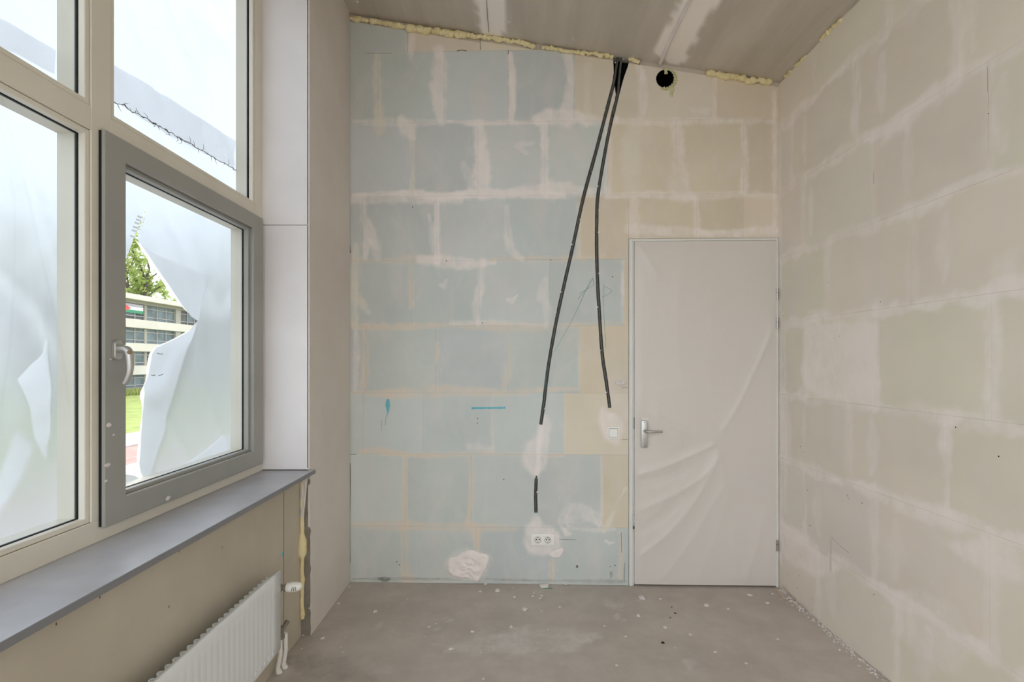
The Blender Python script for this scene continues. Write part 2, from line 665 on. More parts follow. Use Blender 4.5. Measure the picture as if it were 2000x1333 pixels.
RZH = ceil_z(XR) - 0.02                              # head of the glazed rear front, added to bring in daylight
rear = MB()
rear.box((-1.6, YREAR - 0.10, 0.0), (1.95, YREAR, 0.12))
rear = rear.build('wall_rear', M['rear'])
tag(rear, 'low plinth under the added glazed front behind the viewer', kind='structure')
MB().prism([(-1.6, RZH), (1.95, RZH), (1.95, ceil_z(1.95)), (-1.6, ceil_z(-1.6))], 0, 0.10, lambda u, v, d: Vector((u, YREAR - d, v))).build('head_panel', M['rear'], rear)
added_win = empty('added_window', (0.2, YREAR - 0.05, 0.12), 'glazed front added behind the viewer to brighten the room', kind='structure')  # unseen glazing, added to raise the light in the room
for x in (-1.55, -0.44, 0.66, 1.72):
    MB().box((x, YREAR - 0.09, 0.12), (x + 0.07, YREAR, RZH)).build('mullion', M['cream'], added_win, bevel=0.003)
for z in (0.12, 2.28, RZH - 0.06):
    MB().box((-1.55, YREAR - 0.085, z), (1.79, YREAR - 0.005, z + 0.06)).build('transom', M['cream'], added_win, bevel=0.003)
for x in (-1.48, -0.37, 0.73):
    for z0, z1 in ((0.18, 2.28), (2.34, RZH - 0.06)):
        MB().box((x, YREAR - 0.05, z0), (x + 1.04 - (0.05 if x > 0.5 else 0), YREAR - 0.046, z1)).build('pane', M['glass'], added_win)

# ------------------------------------------------------------------ gypsum block walls


def clip(poly, a, bb, c):
    """keep a*u + b*v <= c"""
    out = []
    for i in range(len(poly)):
        p, q = poly[i], poly[(i + 1) % len(poly)]
        fp, fq = a * p[0] + bb * p[1] - c, a * q[0] + bb * q[1] - c
        if fp <= 0: out.append(p)
        if (fp < 0 < fq) or (fq < 0 < fp):
            t = fp / (fp - fq)
            out.append((p[0] + (q[0] - p[0]) * t, p[1] + (q[1] - p[1]) * t))
    return out


def jitter(c, s=5):
    k = random.uniform(-s, s)
    return lin(tuple(max(0, min(255, x + k + random.uniform(-1.5, 1.5))) for x in c))


def block(fr, poly, parent, color):
    mb = MB().prism(poly, -0.035, random.uniform(0.0, 0.0008), fr)
    return mb.build('block', M['block'], parent, bevel=0.0003, color=color)


# back wall core
uR = bk(1521, 700)[0]
uDL = bk(1227.5, 800)[0]
vDT = bk(1380, 466)[1]
ULEN = (Vector((XR, YCR, 0)) - BK.o).length


def ceil_back(u):
    return ceil_z(BK(u, 0, 0).x)


def slab(p):
    return MB().prism(p, -0.30, -0.0018, BK)


wall_back = slab([(-0.35, -0.05), (uDL, -0.05), (uDL, vDT), (ULEN + 0.2, vDT), (ULEN + 0.2, ceil_back(ULEN + 0.2) + 0.02),
                  (-0.35, ceil_back(-0.35) + 0.02)]).build('wall_back', M['mortar'], org=(0, 3.16, 0))
tag(wall_back, 'blue and cream gypsum block wall with smeared joints', kind='structure')

# joints read off the wall: row limits (y) and vertical joints (x) with the colour of each block
ROWV = [bk(1000, y)[1] for y in (1030, 888, 768, 637, 508, 382, 238)]
rows = [
    (0.0, ROWV[0], [683, 790, 930, 1077, 1227.5], 'bbbb'),
    (ROWV[0], ROWV[1], [683, 791, 921, 1050, 1174, 1227.5], 'bbbbt'),
    (ROWV[1], ROWV[2], [683, 710, 826, 960, 1101, 1227.5], 'bbbbc'),
    (ROWV[2], ROWV[3], [683, 716, 851, 992, 1131, 1227.5], 'bbbbt'),
    (ROWV[3], ROWV[4], [683, 701, 804, 936, 1073, 1218, 1227.5], 'bbbbbt'),
    (ROWV[4], ROWV[5], [683, 707, 853, 990, 1130, 1227.5], 'bbbbt'),
    (ROWV[5], ROWV[6], [683, 805, 934, 1063, 1187, 1320, 1452, 1521], 'bbbbttt'),
    (ROWV[6], 5.0, [], ''),
]
blocks_back = []
cmap = {'b': BLUE, 'c': CREAMB, 't': TANB}
G = 0.0003
cs, cu = BK(1, 0, 0).x - BK(0, 0, 0).x, BK(0, 0, 0).x


def ceil_clip(poly, gap):
    # v <= CE_Z + CE_S*(cu + cs*u - CE_X) - gap
    return clip(poly, -CE_S * cs, 1.0, CE_Z + CE_S * (cu - CE_X) - gap)


def add_back(x0, x1, v0, v1, col, gap=0.03, ym=600, raw=None):
    if raw:
        poly = raw
    else:
        u0, u1 = bk(x0, ym)[0] + G, bk(x1, ym)[0] - G
        poly = [(u0, v0 + G), (u1, v0 + G), (u1, v1 - G), (u0, v1 - G)]
    poly = ceil_clip(poly, gap)
    if len(poly) >= 3:
        blocks_back.append(block(BK, poly, wall_back, jitter(cmap[col])))


for v0, v1, xs, cols in rows:
    for i, c in enumerate(cols):
        add_back(xs[i], xs[i + 1], v0, v1, c)
# the strip above the door, rest of the third course
for x0, x1, c in ((1227.5, 1360, 't'), (1360, 1452, 't'), (1452, 1521, 't')):
    add_back(x0, x1, vDT + 0.002, ROWV[5], c)
# top course and the wedges below the sloping ceiling
VT = bk(850, 101)[1]
VT2 = bk(1100, 97)[1]
for x0, x1, c in ((683, 739, 'b'), (739, 868, 'b'), (868, 992, 'b'), (992, 1122, 'b')):
    add_back(x0, x1, ROWV[6], VT, c, gap=0.02)
for x0, x1, c in ((1122, 1248, 'c'), (1248, 1395, 'c'), (1395, 1521, 't')):
    add_back(x0, x1, ROWV[6], 4.0, c, gap=0.028)
add_back(683, 796, VT, 4.0, 'b', gap=0.045)
add_back(797, 938, VT, 4.0, 'c', gap=0.05)
add_back(938, 1122, VT, 4.0, 'c', gap=0.04)

# chases for the conduits, the notch at the ceiling and the duct hole are really cut out
PATH1 = [(1207, 112), (1204, 130), (1199, 162), (1191, 192), (1163, 300), (1140, 384), (1117, 490), (1090, 610), (1071, 716), (1062, 790), (1056, 830), (1051, 885), (1047.5, 935), (1046, 968), (1047, 1002)]
PATH2 = [(1214, 112), (1212, 130), (1209, 160), (1206, 186), (1194, 236), (1183, 290), (1168, 380), (1165.5, 430), (1165.5, 500), (1168, 570), (1170, 600), (1176, 690), (1184, 745), (1191, 797)]


def ribbon(pts, w):
    L, R = [], []
    for i, p in enumerate(pts):
        t = (pts[min(i + 1, len(pts) - 1)] - pts[max(i - 1, 0)]).normalized()
        nrm = Vector((-t.y, t.x))
        ww = w * (1 + 0.12 * noise.noise(Vector((p.x * 9, p.y * 9, 1.0))))
        L.append(tuple(p + nrm * ww / 2))
        R.append(tuple(p - nrm * ww / 2))
    return L, R


def ribbon_cutter(pts, w, d0, d1):
    L, R = ribbon(pts, w)
    n = len(L)
    mb = MB()
    vs = [BK(u, v, d) for d in (d0, d1) for (u, v) in L + R]
    fs = []
    for i in range(n - 1):
        fs += [(i, i + 1, n + i + 1, n + i), (2 * n + i, 3 * n + i, 3 * n + i + 1, 2 * n + i + 1),
               (i, 2 * n + i, 2 * n + i + 1, i + 1), (n + i, n + i + 1, 3 * n + i + 1, 3 * n + i)]
    fs += [(0, n, 3 * n, 2 * n), (n - 1, 3 * n - 1, 4 * n - 1, 2 * n - 1)]
    mb.add(vs, fs)
    return mb.build('cutter', M['dark'])


c1 = spline([bk(*p) for p in PATH1[:11]], 0.05)
c1b = spline([bk(*p) for p in PATH1[12:]], 0.05)
c2 = spline([bk(*p) for p in PATH2], 0.05)
vn = [bk(*p) for p in ((1197, 100), (1233, 100), (1229, 122), (1219, 150), (1211, 180), (1205, 200), (1202, 180), (1199, 150))]
cutters = [ribbon_cutter(c1, 0.023, -0.022, 0.02), ribbon_cutter(c1b, 0.023, -0.0225, 0.019), ribbon_cutter(c2, 0.023, -0.022, 0.021),
           MB().prism(vn, -0.17, 0.03, BK).build('cutter', M['dark'])]
HU, HV = bk(1299, 154)
hole = MB().lathe(BK(HU, HV, -0.26), BK.n, [(0, 0.060), (0.5, 0.060)], 32).build('cutter', M['dark'])
cutters.append(hole)
bpy.context.view_layer.update()


def wbox(o):
    ps = [o.matrix_world @ Vector(c) for c in o.bound_box]
    return [(min(p[i] for p in ps), max(p[i] for p in ps)) for i in range(3)]


boxes = [wbox(c) for c in cutters]
for o in blocks_back:
    bb = wbox(o)
    hit = [c for c, cb in zip(cutters, boxes) if all(bb[i][0] < cb[i][1] and cb[i][0] < bb[i][1] for i in range(3))]
    if hit: booleans(o, hit)
booleans(wall_back, cutters)
for c in cutters:
    bpy.data.objects.remove(c)

for o in blocks_back:
    grid_cut(o, (BK.u, (0, 0, 1)), 0.011)

# right wall
wall_right = MB().prism([(-0.5, -0.05), (4.6, -0.05), (4.6, ceil_z(XR) + 0.05), (-0.5, ceil_z(XR) + 0.05)], -0.2, -0.0014, RT)\
    .build('wall_right', M['mortar'], org=(XR + 0.1, 1.0, 0))
tag(wall_right, 'cream gypsum block wall with skimmed joints', kind='structure')
RV = [0.0] + [EYE + (VY - y) / FPX * YCR for y in (1027, 893, 770, 632, 507, 378, 249)] + [ceil_z(XR) - 0.012]
RJ = [1597, 1571, 1539, 1572, 1616, 1570, 1671, 1590]
BW = XR * FPX * 3.43e-4
RJU, blocks_right = [], []
for r in range(8):
    u = rt(RJ[r], 600)[0]
    while u > 0.03: u -= BW
    js = [0.0]
    u += BW
    while u < 4.45:
        js.append(u)
        u += BW
    js.append(4.47)
    RJU.append(js)
    for i in range(len(js) - 1):
        poly = [(js[i] + G, RV[r] + G), (js[i + 1] - G, RV[r] + G), (js[i + 1] - G, RV[r + 1] - G), (js[i] + G, RV[r + 1] - G)]
        blocks_right.append(block(RT, poly, wall_right, jitter((228, 219, 204) if random.random() < 0.8 else (224, 214, 204), 4)))
        if js[i] < 2.4: grid_cut(blocks_right[-1], ((0, 1, 0), (0, 0, 1)), 0.016)


# ------------------------------------------------------------------ plaster smears over the joints
def smear(key, pts, w, rgb, alpha, rag=0.30):
    ws = list(w) if isinstance(w, (list, tuple)) else [w, w]
    STROKES[key].append(('line', spline(pts, 0.04), ws, rgb, alpha, rag, random.uniform(0, 40)))


def soft_patch(key, pts, rgb, alpha):
    STROKES[key].append(('area', spline(list(pts) + [pts[0]], 0.03)[:-1], [0.02], rgb, alpha, 0.3, random.uniform(0, 40)))


def patch(fr, pts, rgb, alpha, parent, name='plaster_patch', lift=0.002, thick=0.003, rough=0.0, mat=None, soft=True):
    """blob of plaster inside an outline, thicker in the middle"""
    P = spline(list(pts) + [pts[0]], 0.02)[:-1]
    n = len(P)
    c = sum(P, Vector((0, 0))) / n
    bm = bmesh.new()
    uvl = bm.loops.layers.uv.new('UVMap')
    rings = [1.0, 0.94, 0.86, 0.78, 0.7, 0.62, 0.54, 0.46, 0.38, 0.3, 0.22, 0.14, 0.07]
    R = []
    for k, r in enumerate(rings):
        row = []
        for p in P:
            q = c + (p - c) * r
            h = thick * min(1, (1 - r) * 4) + (rough * (0.5 + noise.fractal(Vector((q.x * 26, q.y * 38, 3)), 0.8, 2.0, 4)) if k else 0)
            row.append((bm.verts.new(fr(q.x, q.y, lift + h)), r))
        R.append(row)
    cv = (bm.verts.new(fr(c.x, c.y, lift + thick)), 0.0)
    val = lambda r: min(0.5, (1 - r) * (1.1 if soft else 4.0)) if soft else 0.5
    for k in range(len(rings) - 1):
        for i in range(n):
            q = [R[k][i], R[k][(i + 1) % n], R[k + 1][(i + 1) % n], R[k + 1][i]]
            f = bm.faces.new([x[0] for x in q])
            for lp, x in zip(f.loops, q): lp[uvl].uv = (val(x[1]), 0)
    for i in range(n):
        q = [R[-1][i], R[-1][(i + 1) % n], cv]
        f = bm.faces.new([x[0] for x in q])
        for lp, x in zip(f.loops, q): lp[uvl].uv = (val(x[1]), 0)
    bmesh.ops.recalc_face_normals(bm, faces=bm.faces)
    return MB.finish(bm, name, mat or M['smear'], parent, 70, tuple(rgb) + (alpha,))


S = 0.00344


def sb(pts, wpx, rgb=WHITE, a=0.8, **k):
    ws = [w * S for w in wpx] if isinstance(wpx, (list, tuple)) else wpx * S
    smear('back', [bk(*p) for p in pts], ws, rgb, a)


def pb(pts, rgb=WHITE, a=0.8, soft=True, **k):
    if soft:
        soft_patch('back', [bk(*p) for p in pts], rgb, a)
    else:
        patch(BK, [bk(*p) for p in pts], rgb, a, wall_back, soft=False, **k)


# course lines, back wall (photo left to right)
sb([(690, 238), (800, 240), (880, 238)], [8, 22, 8], WHITE, 0.45)
sb([(875, 238), (930, 240), (1000, 240), (1062, 240)], [8, 14, 10, 8], WHITE, 0.8)
sb([(1050, 233), (1100, 226), (1160, 236), (1200, 234)], [30, 34, 26, 20], WHITE, 0.8)
sb([(690, 382), (800, 378), (860, 384), (960, 378), (1100, 382)], [8, 16, 22, 22, 16], WHITE, 0.95)
sb([(1000, 378), (1060, 368), (1120, 372), (1170, 380)], [20, 30, 34, 14], WHITE, 0.75)
sb([(690, 392), (780, 390), (900, 392)], [14, 20, 14], WHITE, 0.6)
sb([(690, 510), (760, 510), (830, 506), (870, 504)], [10, 10, 24, 16], PEACH, 0.55)
sb([(820, 506), (870, 512), (905, 516), (965, 512)], [18, 34, 22, 14], WHITE, 0.7)
sb([(960, 508), (1040, 504), (1110, 506), (1180, 500)], [8, 12, 14, 10], PEACH, 0.6)
sb([(690, 637), (770, 639), (860, 636), (960, 640), (1060, 640), (1150, 634), (1224, 632)], [16, 20, 10, 22, 18, 10, 12], PEACH, 0.7)
sb([(690, 766), (770, 770), (880, 764), (990, 768), (1070, 762), (1130, 760)], [8, 24, 26, 18, 12, 8], PEACH, 0.75)
sb([(880, 632), (960, 630), (1060, 636)], [8, 12, 8], WHITE, 0.4)
sb([(708, 882), (745, 882), (800, 888)], [14, 18, 8], PEACH, 0.85)
sb([(760, 888), (850, 890), (930, 886), (1010, 888), (1100, 890)], [8, 12, 9, 8, 6], PEACH, 0.85)
sb([(690, 1026), (780, 1028), (850, 1030), (930, 1030), (1010, 1032)], [12, 26, 16, 22, 10], PEACH, 0.7)
sb([(1110, 1030), (1150, 1036), (1200, 1034)], [8, 12, 8], WHITE, 0.5)
# upright joints
sb([(737, 108), (736, 150), (738, 200), (742, 252)], [14, 22, 18, 26], CREAMY, 0.85)
sb([(857, 98), (858, 150), (856, 190), (862, 240)], [26, 34, 36, 14], WHITE, 0.8)
sb([(997, 106), (1000, 150), (1000, 200), (997, 238)], [12, 18, 16, 12], WHITE, 1.0)
sb([(1108, 104), (1115, 150), (1112, 190), (1100, 236)], [26, 18, 22, 40], WHITE, 0.7)
sb([(802, 244), (806, 290), (806, 340), (804, 380)], [20, 8, 8, 14], CREAMY, 0.8)
sb([(785, 236), (795, 250), (808, 270)], [26, 40, 14], WHITE, 0.6)
sb([(936, 246), (938, 290), (944, 330), (940, 376)], [22, 30, 44, 34], WHITE, 0.85)
sb([(905, 320), (916, 345), (920, 370)], [14, 26, 14], WHITE, 0.5)
sb([(1062, 246), (1064, 300), (1064, 350), (1068, 378)], [18, 16, 16, 22], WHITE, 0.9)
sb([(1030, 300), (1010, 285), (1040, 280)], [8, 16, 10], WHITE, 0.5)
sb([(1188, 250), (1190, 300), (1188, 350), (1184, 376)], [14, 16, 14, 18], WHITE, 0.6)
sb([(709, 398), (710, 430), (716, 470), (712, 505)], [14, 12, 18, 12], WHITE, 0.5)
sb([(718, 430), (728, 460), (738, 505)], [10, 26, 14], WHITE, 0.5)
sb([(853, 400), (853, 440), (854, 480), (854, 512)], [9, 14, 12, 16], WHITE, 1.0)
sb([(838, 420), (842, 450), (846, 490)], [8, 12, 10], WHITE, 0.5)
sb([(990, 404), (992, 450), (1000, 490), (1020, 504)], [10, 14, 26, 14], WHITE, 0.5)
sb([(1130, 400), (1131, 450), (1130, 500)], [10, 10, 12], CREAMY, 0.6)
sb([(803, 520), (802, 560), (804, 600)], [10, 14, 10], PEACH, 0.7)
sb([(695, 480), (694, 540), (690, 600), (694, 640)], [16, 22, 24, 16], CREAMY, 0.7)
sb([(700, 575), (712, 600), (722, 612)], [10, 18, 10], CREAMY, 0.6)
sb([(940, 512), (938, 560), (930, 600), (934, 634)], [22, 16, 20, 10], WHITE, 0.55)
sb([(1066, 545), (1060, 570), (1070, 610), (1068, 636)], [10, 26, 20, 10], WHITE, 0.65)
sb([(1217, 510), (1216, 560), (1218, 630)], [6, 8, 6], WHITE, 0.6)
sb([(712, 645), (714, 700), (710, 764)], [8, 18, 16], PEACH, 0.6)
sb([(695, 650), (696, 700), (694, 760)], [10, 16, 10], WHITE, 0.5)
sb([(853, 670), (854, 690), (852, 706)], [6, 12, 6], PEACH, 0.8)
sb([(992, 650), (994, 690), (994, 720), (985, 756)], [6, 10, 14, 18], PEACH, 0.55)
sb([(1131, 645), (1131, 700), (1131, 760)], [5, 6, 5], CREAMY, 0.6)
sb([(960, 775), (961, 830), (962, 884)], [3, 4, 6], CREAMY, 0.7)
sb([(1102, 770), (1103, 830), (1101, 886)], [4, 6, 5], CREAMY, 0.6)
sb([(790, 894), (790, 940), (789, 990), (792, 1028)], [9, 12, 14, 22], PEACH, 0.95)
sb([(919, 892), (920, 940), (918, 990), (914, 1026)], [12, 9, 10, 16], PEACH, 0.85)
sb([(1050, 896), (1050, 930)], [8, 10], WHITE, 0.4)
sb([(1174, 892), (1175, 960), (1174, 1024)], [5, 6, 6], WHITE, 0.6)
sb([(790, 1040), (792, 1080), (790, 1110), (796, 1132)], [26, 14, 20, 32], PEACH, 0.75)
sb([(928, 1036), (932, 1060), (930, 1084)], [22, 16, 10], PEACH, 0.85)
sb([(1077, 1096), (1078, 1136)], [9, 8], PEACH, 0.85)
sb([(1211, 1040), (1214, 1090), (1210, 1130)], [6, 10, 12], PEACH, 0.8)
# cream part above the door
sb([(1200, 236), (1280, 240), (1400, 236), (1510, 238)], [14, 18, 14, 12], WHITE, 0.55)
sb([(1187, 384), (1260, 380), (1360, 384), (1440, 380), (1512, 384)], [12, 16, 20, 16, 14], WHITE, 0.55)
sb([(1250, 130), (1256, 180), (1250, 230)], [18, 22, 16], WHITE, 0.6)
sb([(1396, 150), (1396, 230)], [8, 10], WHITE, 0.4)
sb([(1240, 250), (1230, 300), (1236, 370)], [40, 50, 40], CREAMY, 0.65)
sb([(1320, 246), (1326, 300), (1330, 376)], [26, 30, 44], WHITE, 0.55)
sb([(1452, 250), (1456, 310), (1452, 370)], [14, 12, 20], WHITE, 0.5)
sb([(1358, 390), (1362, 430), (1360, 462)], [14, 16, 12], WHITE, 0.5)
sb([(1230, 448), (1320, 452), (1420, 456), (1512, 450)], [26, 20, 16, 22], WHITE, 0.6)
sb([(1512, 180), (1513, 300), (1513, 440)], [8, 12, 10], WHITE, 0.6)
sb([(1150, 130), (1146, 180), (1150, 230)], [22, 12, 16], CREAMY, 0.6)
sb([(1240, 395), (1236, 430), (1240, 460)], [22, 30, 20], WHITE, 0.5)
pb([(1340, 208), (1366, 206), (1388, 214), (1384, 226), (1352, 226)], WHITE, 0.5)
pb([(798, 68), (808, 64), (812, 90), (806, 126), (798, 120), (794, 98)], WHITE, 0.7)
pb([(850, 100), (864, 94), (872, 104), (866, 122), (852, 120)], WHITE, 0.8)
# plaster round the sockets, conduit ends and the ragged patch by the floor
pb([(1060, 806), (1074, 812), (1078, 840), (1072, 880), (1064, 920), (1050, 940), (1040, 934), (1022, 912), (1018, 880), (1026, 860), (1046, 850), (1052, 820)], WHITE, 0.75, thick=0.003)
sb([(1059, 812), (1055, 850), (1051, 900), (1049, 938)], [9, 12, 10, 6], WHITE, 1.0, lift=0.006, thick=0.003)
pb([(1044, 1004), (1056, 1004), (1062, 1024), (1078, 1028), (1090, 1040), (1098, 1060), (1096, 1078), (1070, 1086), (1030, 1082), (1020, 1060), (1024, 1030), (1036, 1018)], WHITE, 0.72, thick=0.003)
pb([(1072, 1080), (1098, 1070), (1101, 1074), (1095, 1088), (1076, 1090)], WHITE, 1.0, thick=0.005, rough=0.003, soft=False)
pb([(878, 1090), (892, 1088), (904, 1078), (920, 1074), (936, 1080), (954, 1086), (952, 1104), (944, 1120), (934, 1138), (926, 1136), (916, 1128), (900, 1130), (884, 1126), (872, 1110)], WHITE, 1.0, thick=0.007, rough=0.014, soft=False)
pb([(868, 1098), (880, 1084), (910, 1070), (958, 1082), (958, 1110), (940, 1134), (884, 1134)], WHITE, 0.5, thick=0.001)
pb([(1176, 790), (1186, 800), (1212, 812), (1218, 840), (1212, 868), (1190, 872), (1172, 850), (1168, 810)], WHITE, 0.7)
sb([(1199, 1000), (1192, 1015), (1184, 1030), (1180, 1042)], [6, 10, 12, 4], CREAMY, 1.0, thick=0.006, lift=0.003)
sb([(1222, 955), (1214, 968), (1204, 986)], [8, 3, 2], CREAMY, 0.9, thick=0.004)
sb([(1182, 1056), (1190, 1062), (1200, 1060)], [4, 7, 4], WHITE, 0.9)
sb([(1095, 1020), (1130, 1000), (1160, 1010), (1172, 1024)], [14, 46, 40, 14], WHITE, 0.55)
sb([(1096, 1030), (1108, 1042), (1116, 1044)], [8, 14, 6], WHITE, 0.9)
pb([(912, 868), (940, 866), (966, 872), (962, 884), (930, 884), (912, 878)], WHITE, 0.6)
sb([(858, 556), (866, 560), (872, 546)], [6, 12, 5], WHITE, 0.6)
sb([(990, 585), (1000, 588), (1010, 578)], [6, 12, 5], WHITE, 0.6)
# grime where the wall meets the floor
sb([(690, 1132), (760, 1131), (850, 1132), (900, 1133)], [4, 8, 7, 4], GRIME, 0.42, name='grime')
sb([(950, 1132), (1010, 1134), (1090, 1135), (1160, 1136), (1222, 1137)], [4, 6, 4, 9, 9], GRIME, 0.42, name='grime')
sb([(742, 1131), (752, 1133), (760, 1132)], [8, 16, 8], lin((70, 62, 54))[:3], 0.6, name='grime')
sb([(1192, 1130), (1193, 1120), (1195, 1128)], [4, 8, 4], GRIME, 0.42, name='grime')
for px, py in ((775, 1098), (780, 1104), (933, 818), (932, 827), (984, 937), (872, 510), (806, 405), (1090, 603), (1196, 541), (1076, 508), (942, 631), (1192, 1107), (1201, 1105)):
    u, v = bk(px, py)
    MB().lathe(BK(u, v, 0.001), BK.n, [(0, 0.0036), (0.0015, 0.003)], 8).build('screw_hole', M['crack'], wall_back)
u, v = bk(1127, 1107)
MB().lathe(BK(u, v, 0.001), BK.n, [(0, 0.009), (0.002, 0.009), (0.004, 0.004)], 10).build('screw_hole', M['valve'], wall_back)
# open cracks at the corner, the wedges and beside the door
for pts, w in (([(684, 905), (684, 960), (683.5, 1020), (684, 1100)], 3.0), ([(683.5, 480), (684, 490), (684.5, 494)], 3.5),
               ([(797, 58), (797, 64)], 3), ([(938, 76), (938.5, 98)], 1.5), ([(992.5, 98), (992.5, 106)], 2.0), ([(1122, 97), (1122, 104)], 1.6),
               ([(716, 105), (766, 105)], 1.0), ([(1214, 859), (1226, 859)], 1.2), ([(1214, 758), (1226, 758)], 1.2), ([(1092, 1054), (1126, 1055)], 1.2),
               ([(1249, 122), (1248, 127)], 3), ([(684, 888), (696, 888)], 1.4), ([(892, 100), (902, 98), (912, 100)], 2.5), ([(1213, 1040), (1214, 1080)], 1.4), ([(1220, 1100), (1219, 1136)], 1.5)):
    L, R = ribbon(spline([bk(*p) for p in pts], 0.01), w * S * 0.45)
    mb = MB()
    n = len(L)
    mb.add([BK(p[0], p[1], 0.0016) for p in L + R], [(i, i + 1, n + i + 1, n + i) for i in range(n - 1)])
    mb.build('crack', M['crack'], wall_back)


def mark(pts, w, mat, name, z=0.0022):
    P = spline([bk(*p) for p in pts], 0.01)
    n = len(P)
    ws = w if isinstance(w, (list, tuple)) else [w, w]
    mb = MB()
    vs = []
    for i, p in enumerate(P):
        t = (P[min(i + 1, n - 1)] - P[max(i - 1, 0)]).normalized()
        nr = Vector((-t.y, t.x))
        f = i / max(1, n - 1) * (len(ws) - 1)
        k = min(int(f), len(ws) - 2)
        ww = (ws[k] + (ws[k + 1] - ws[k]) * (f - k)) * S / 2
        vs += [BK(*(p + nr * ww), z), BK(*(p - nr * ww), z)]
    mb.add(vs, [(2 * i, 2 * i + 1, 2 * i + 3, 2 * i + 2) for i in range(n - 1)])
    return mb.build(name, mat, wall_back)


mark([(921, 798), (950, 797.5), (987, 797)], [4, 3.2, 4.5], M['chalk'], 'marker_stroke')
mark([(758, 780), (757.5, 792), (758, 806)], [4, 9, 2], M['chalk'], 'marker_stroke')
mark([(757, 806), (756, 815)], [2, 0.8], M['chalk'], 'marker_stroke')
mark([(754, 815), (753, 832)], [1, 0.7], M['pencil'], 'marker_stroke')
mark([(746, 822), (745, 842)], [1, 0.6], M['pencil'], 'marker_stroke')
for pts in ([(1154, 545), (1120, 620), (1082, 688)], [(1158, 543), (1148, 562), (1128, 585)], [(1131, 574), (1160, 557)], [(1158, 543), (1160, 557)],
            [(1180, 556), (1179, 600), (1183, 680)], [(1176, 581), (1195, 569), (1181, 560)], [(1066, 734), (1060, 775)]):
    mark(pts, 0.7, M['pencil'], 'pencil_line')

# right wall smears along every joint
random.seed(21)
for r in range(8):
    if r > 0:
        u = 0.0
        while u < 3.0:
            ln = random.uniform(0.25, 0.6)
            v = RV[r]
            k = 5
            pts = [(u + ln * i / k, v + random.uniform(-0.022, 0.022)) for i in range(k + 1)]
            ws = [random.uniform(0.03, 0.11) for _ in range(4)]
            smear('right', pts, ws, WHITE, random.uniform(0.32, 0.75))
            u += ln * random.uniform(0.75, 1.0)
    for ju in RJU[r][1:-1]:
        if ju > 3.0: continue
        v0, v1 = RV[r], RV[r + 1]
        pts = [(ju + random.uniform(-0.012, 0.012), v0 + (v1 - v0) * i / 4) for i in range(5)]
        smear('right', pts, [random.uniform(0.02, 0.09) for _ in range(4)], WHITE, random.uniform(0.25, 0.65))
        if random.random() < 0.6:
            o = random.uniform(0.05, 0.2)
            smear('right', [(ju + o, v0 + 0.08), (ju + o + random.uniform(-.03, .03), v0 + 0.2), (ju + o, v0 + 0.36)],
                  [0.03, random.uniform(0.04, 0.12), 0.03], WHITE, random.uniform(0.25, 0.55))


def pr(pts, a):
    soft_patch('right', [rt(*p) for p in pts], WHITE, a)


def sr(pts, w, a, rgb=WHITE, **k):
    smear('right', [rt(*p) for p in pts], w, rgb, a)


pr([(1570, 632), (1640, 628), (1708, 628), (1714, 690), (1712, 780), (1640, 782), (1572, 762), (1566, 690)], 0.85)
pr([(1524, 1010), (1560, 1040), (1610, 1086), (1640, 1110), (1600, 1130), (1540, 1100), (1524, 1060)], 0.7)
pr([(1712, 296), (1780, 250), (1826, 196), (1838, 150), (1800, 180), (1740, 230)], 0.5)
sr([(1523, 260), (1524, 500), (1525, 800), (1525, 1100)], [0.02, 0.05, 0.06, 0.05], 0.8)
sr([(1532, 640), (1533, 800), (1534, 1000)], [0.02, 0.06, 0.03], 0.5)
pr([(1840, 1060), (1930, 1050), (2000, 1090), (2000, 1140), (1900, 1110)], 0.6)
pr([(1760, 1150), (1850, 1170), (1900, 1250), (1860, 1320), (1770, 1260), (1740, 1190)], 0.45)
pr([(1930, 500), (1990, 480), (1996, 560), (1940, 590)], 0.4)
sr([(1528, 1146), (1600, 1222), (1680, 1290), (1740, 1340)], [0.02, 0.05, 0.04, 0.05], 0.7, GRIME, name='grime')
sr([(1622, 1050), (1622, 1080), (1622, 1116)], [0.006, 0.016, 0.010], 0.35, lin((150, 142, 136))[:3], name='grime')
for px, py in ((1529, 617), (1951, 892), (1564, 873), (1572, 884), (1563, 963), (1578, 958), (1656, 968), (1684, 983), (1657, 1079), (1619, 552), (1640, 657), (1708, 1162), (1582, 1027), (1566, 1030),
               (1540, 1122), (1562, 1125), (1558, 1150), (1588, 1170), (1586, 1192), (1720, 590), (1867, 835), (1931, 222)):
    u, v = rt(px, py)
    MB().lathe(RT(u, v, 0.001), RT.n, [(0, random.uniform(0.0015, 0.0034)), (0.0015, 0.0012)], 7).build('screw_hole', M['crack'], wall_right)
for pts in ([(1624, 1048), (1634, 1060), (1657, 1080)], [(1653, 966), (1660, 977)], [(1706, 1160), (1707, 1166)], [(1929, 130), (1930, 180)], [(1707, 335), (1707, 360)]):
    L, R = ribbon(spline([rt(*p) for p in pts], 0.02), 0.0012)
    n = len(L)
    mb = MB()
    mb.add([RT(p[0], p[1], 0.0014) for p in L + R], [(i, i + 1, n + i + 1, n + i) for i in range(n - 1)])
    mb.build('crack', M['crack'], wall_right)

# ------------------------------------------------------------------ left wall: wall below the sill, pier, reveal
SILL_Z = 0.905
wall_left = MB().box((XOUT, YREAR, 0), (XB, YREV + 0.002, SILL_Z - 0.02)).build('wall_left', M['dadowall'], bevel=0.002)
tag(wall_left, 'beige board wall below the window sill', kind='structure')
pier = MB().box((XOUT, YREV + 0.001, 0), (XP, 3.19, ceil_z(XP) + 0.02))
pier = pier.build('pier', M['rawcement'], wall_left)
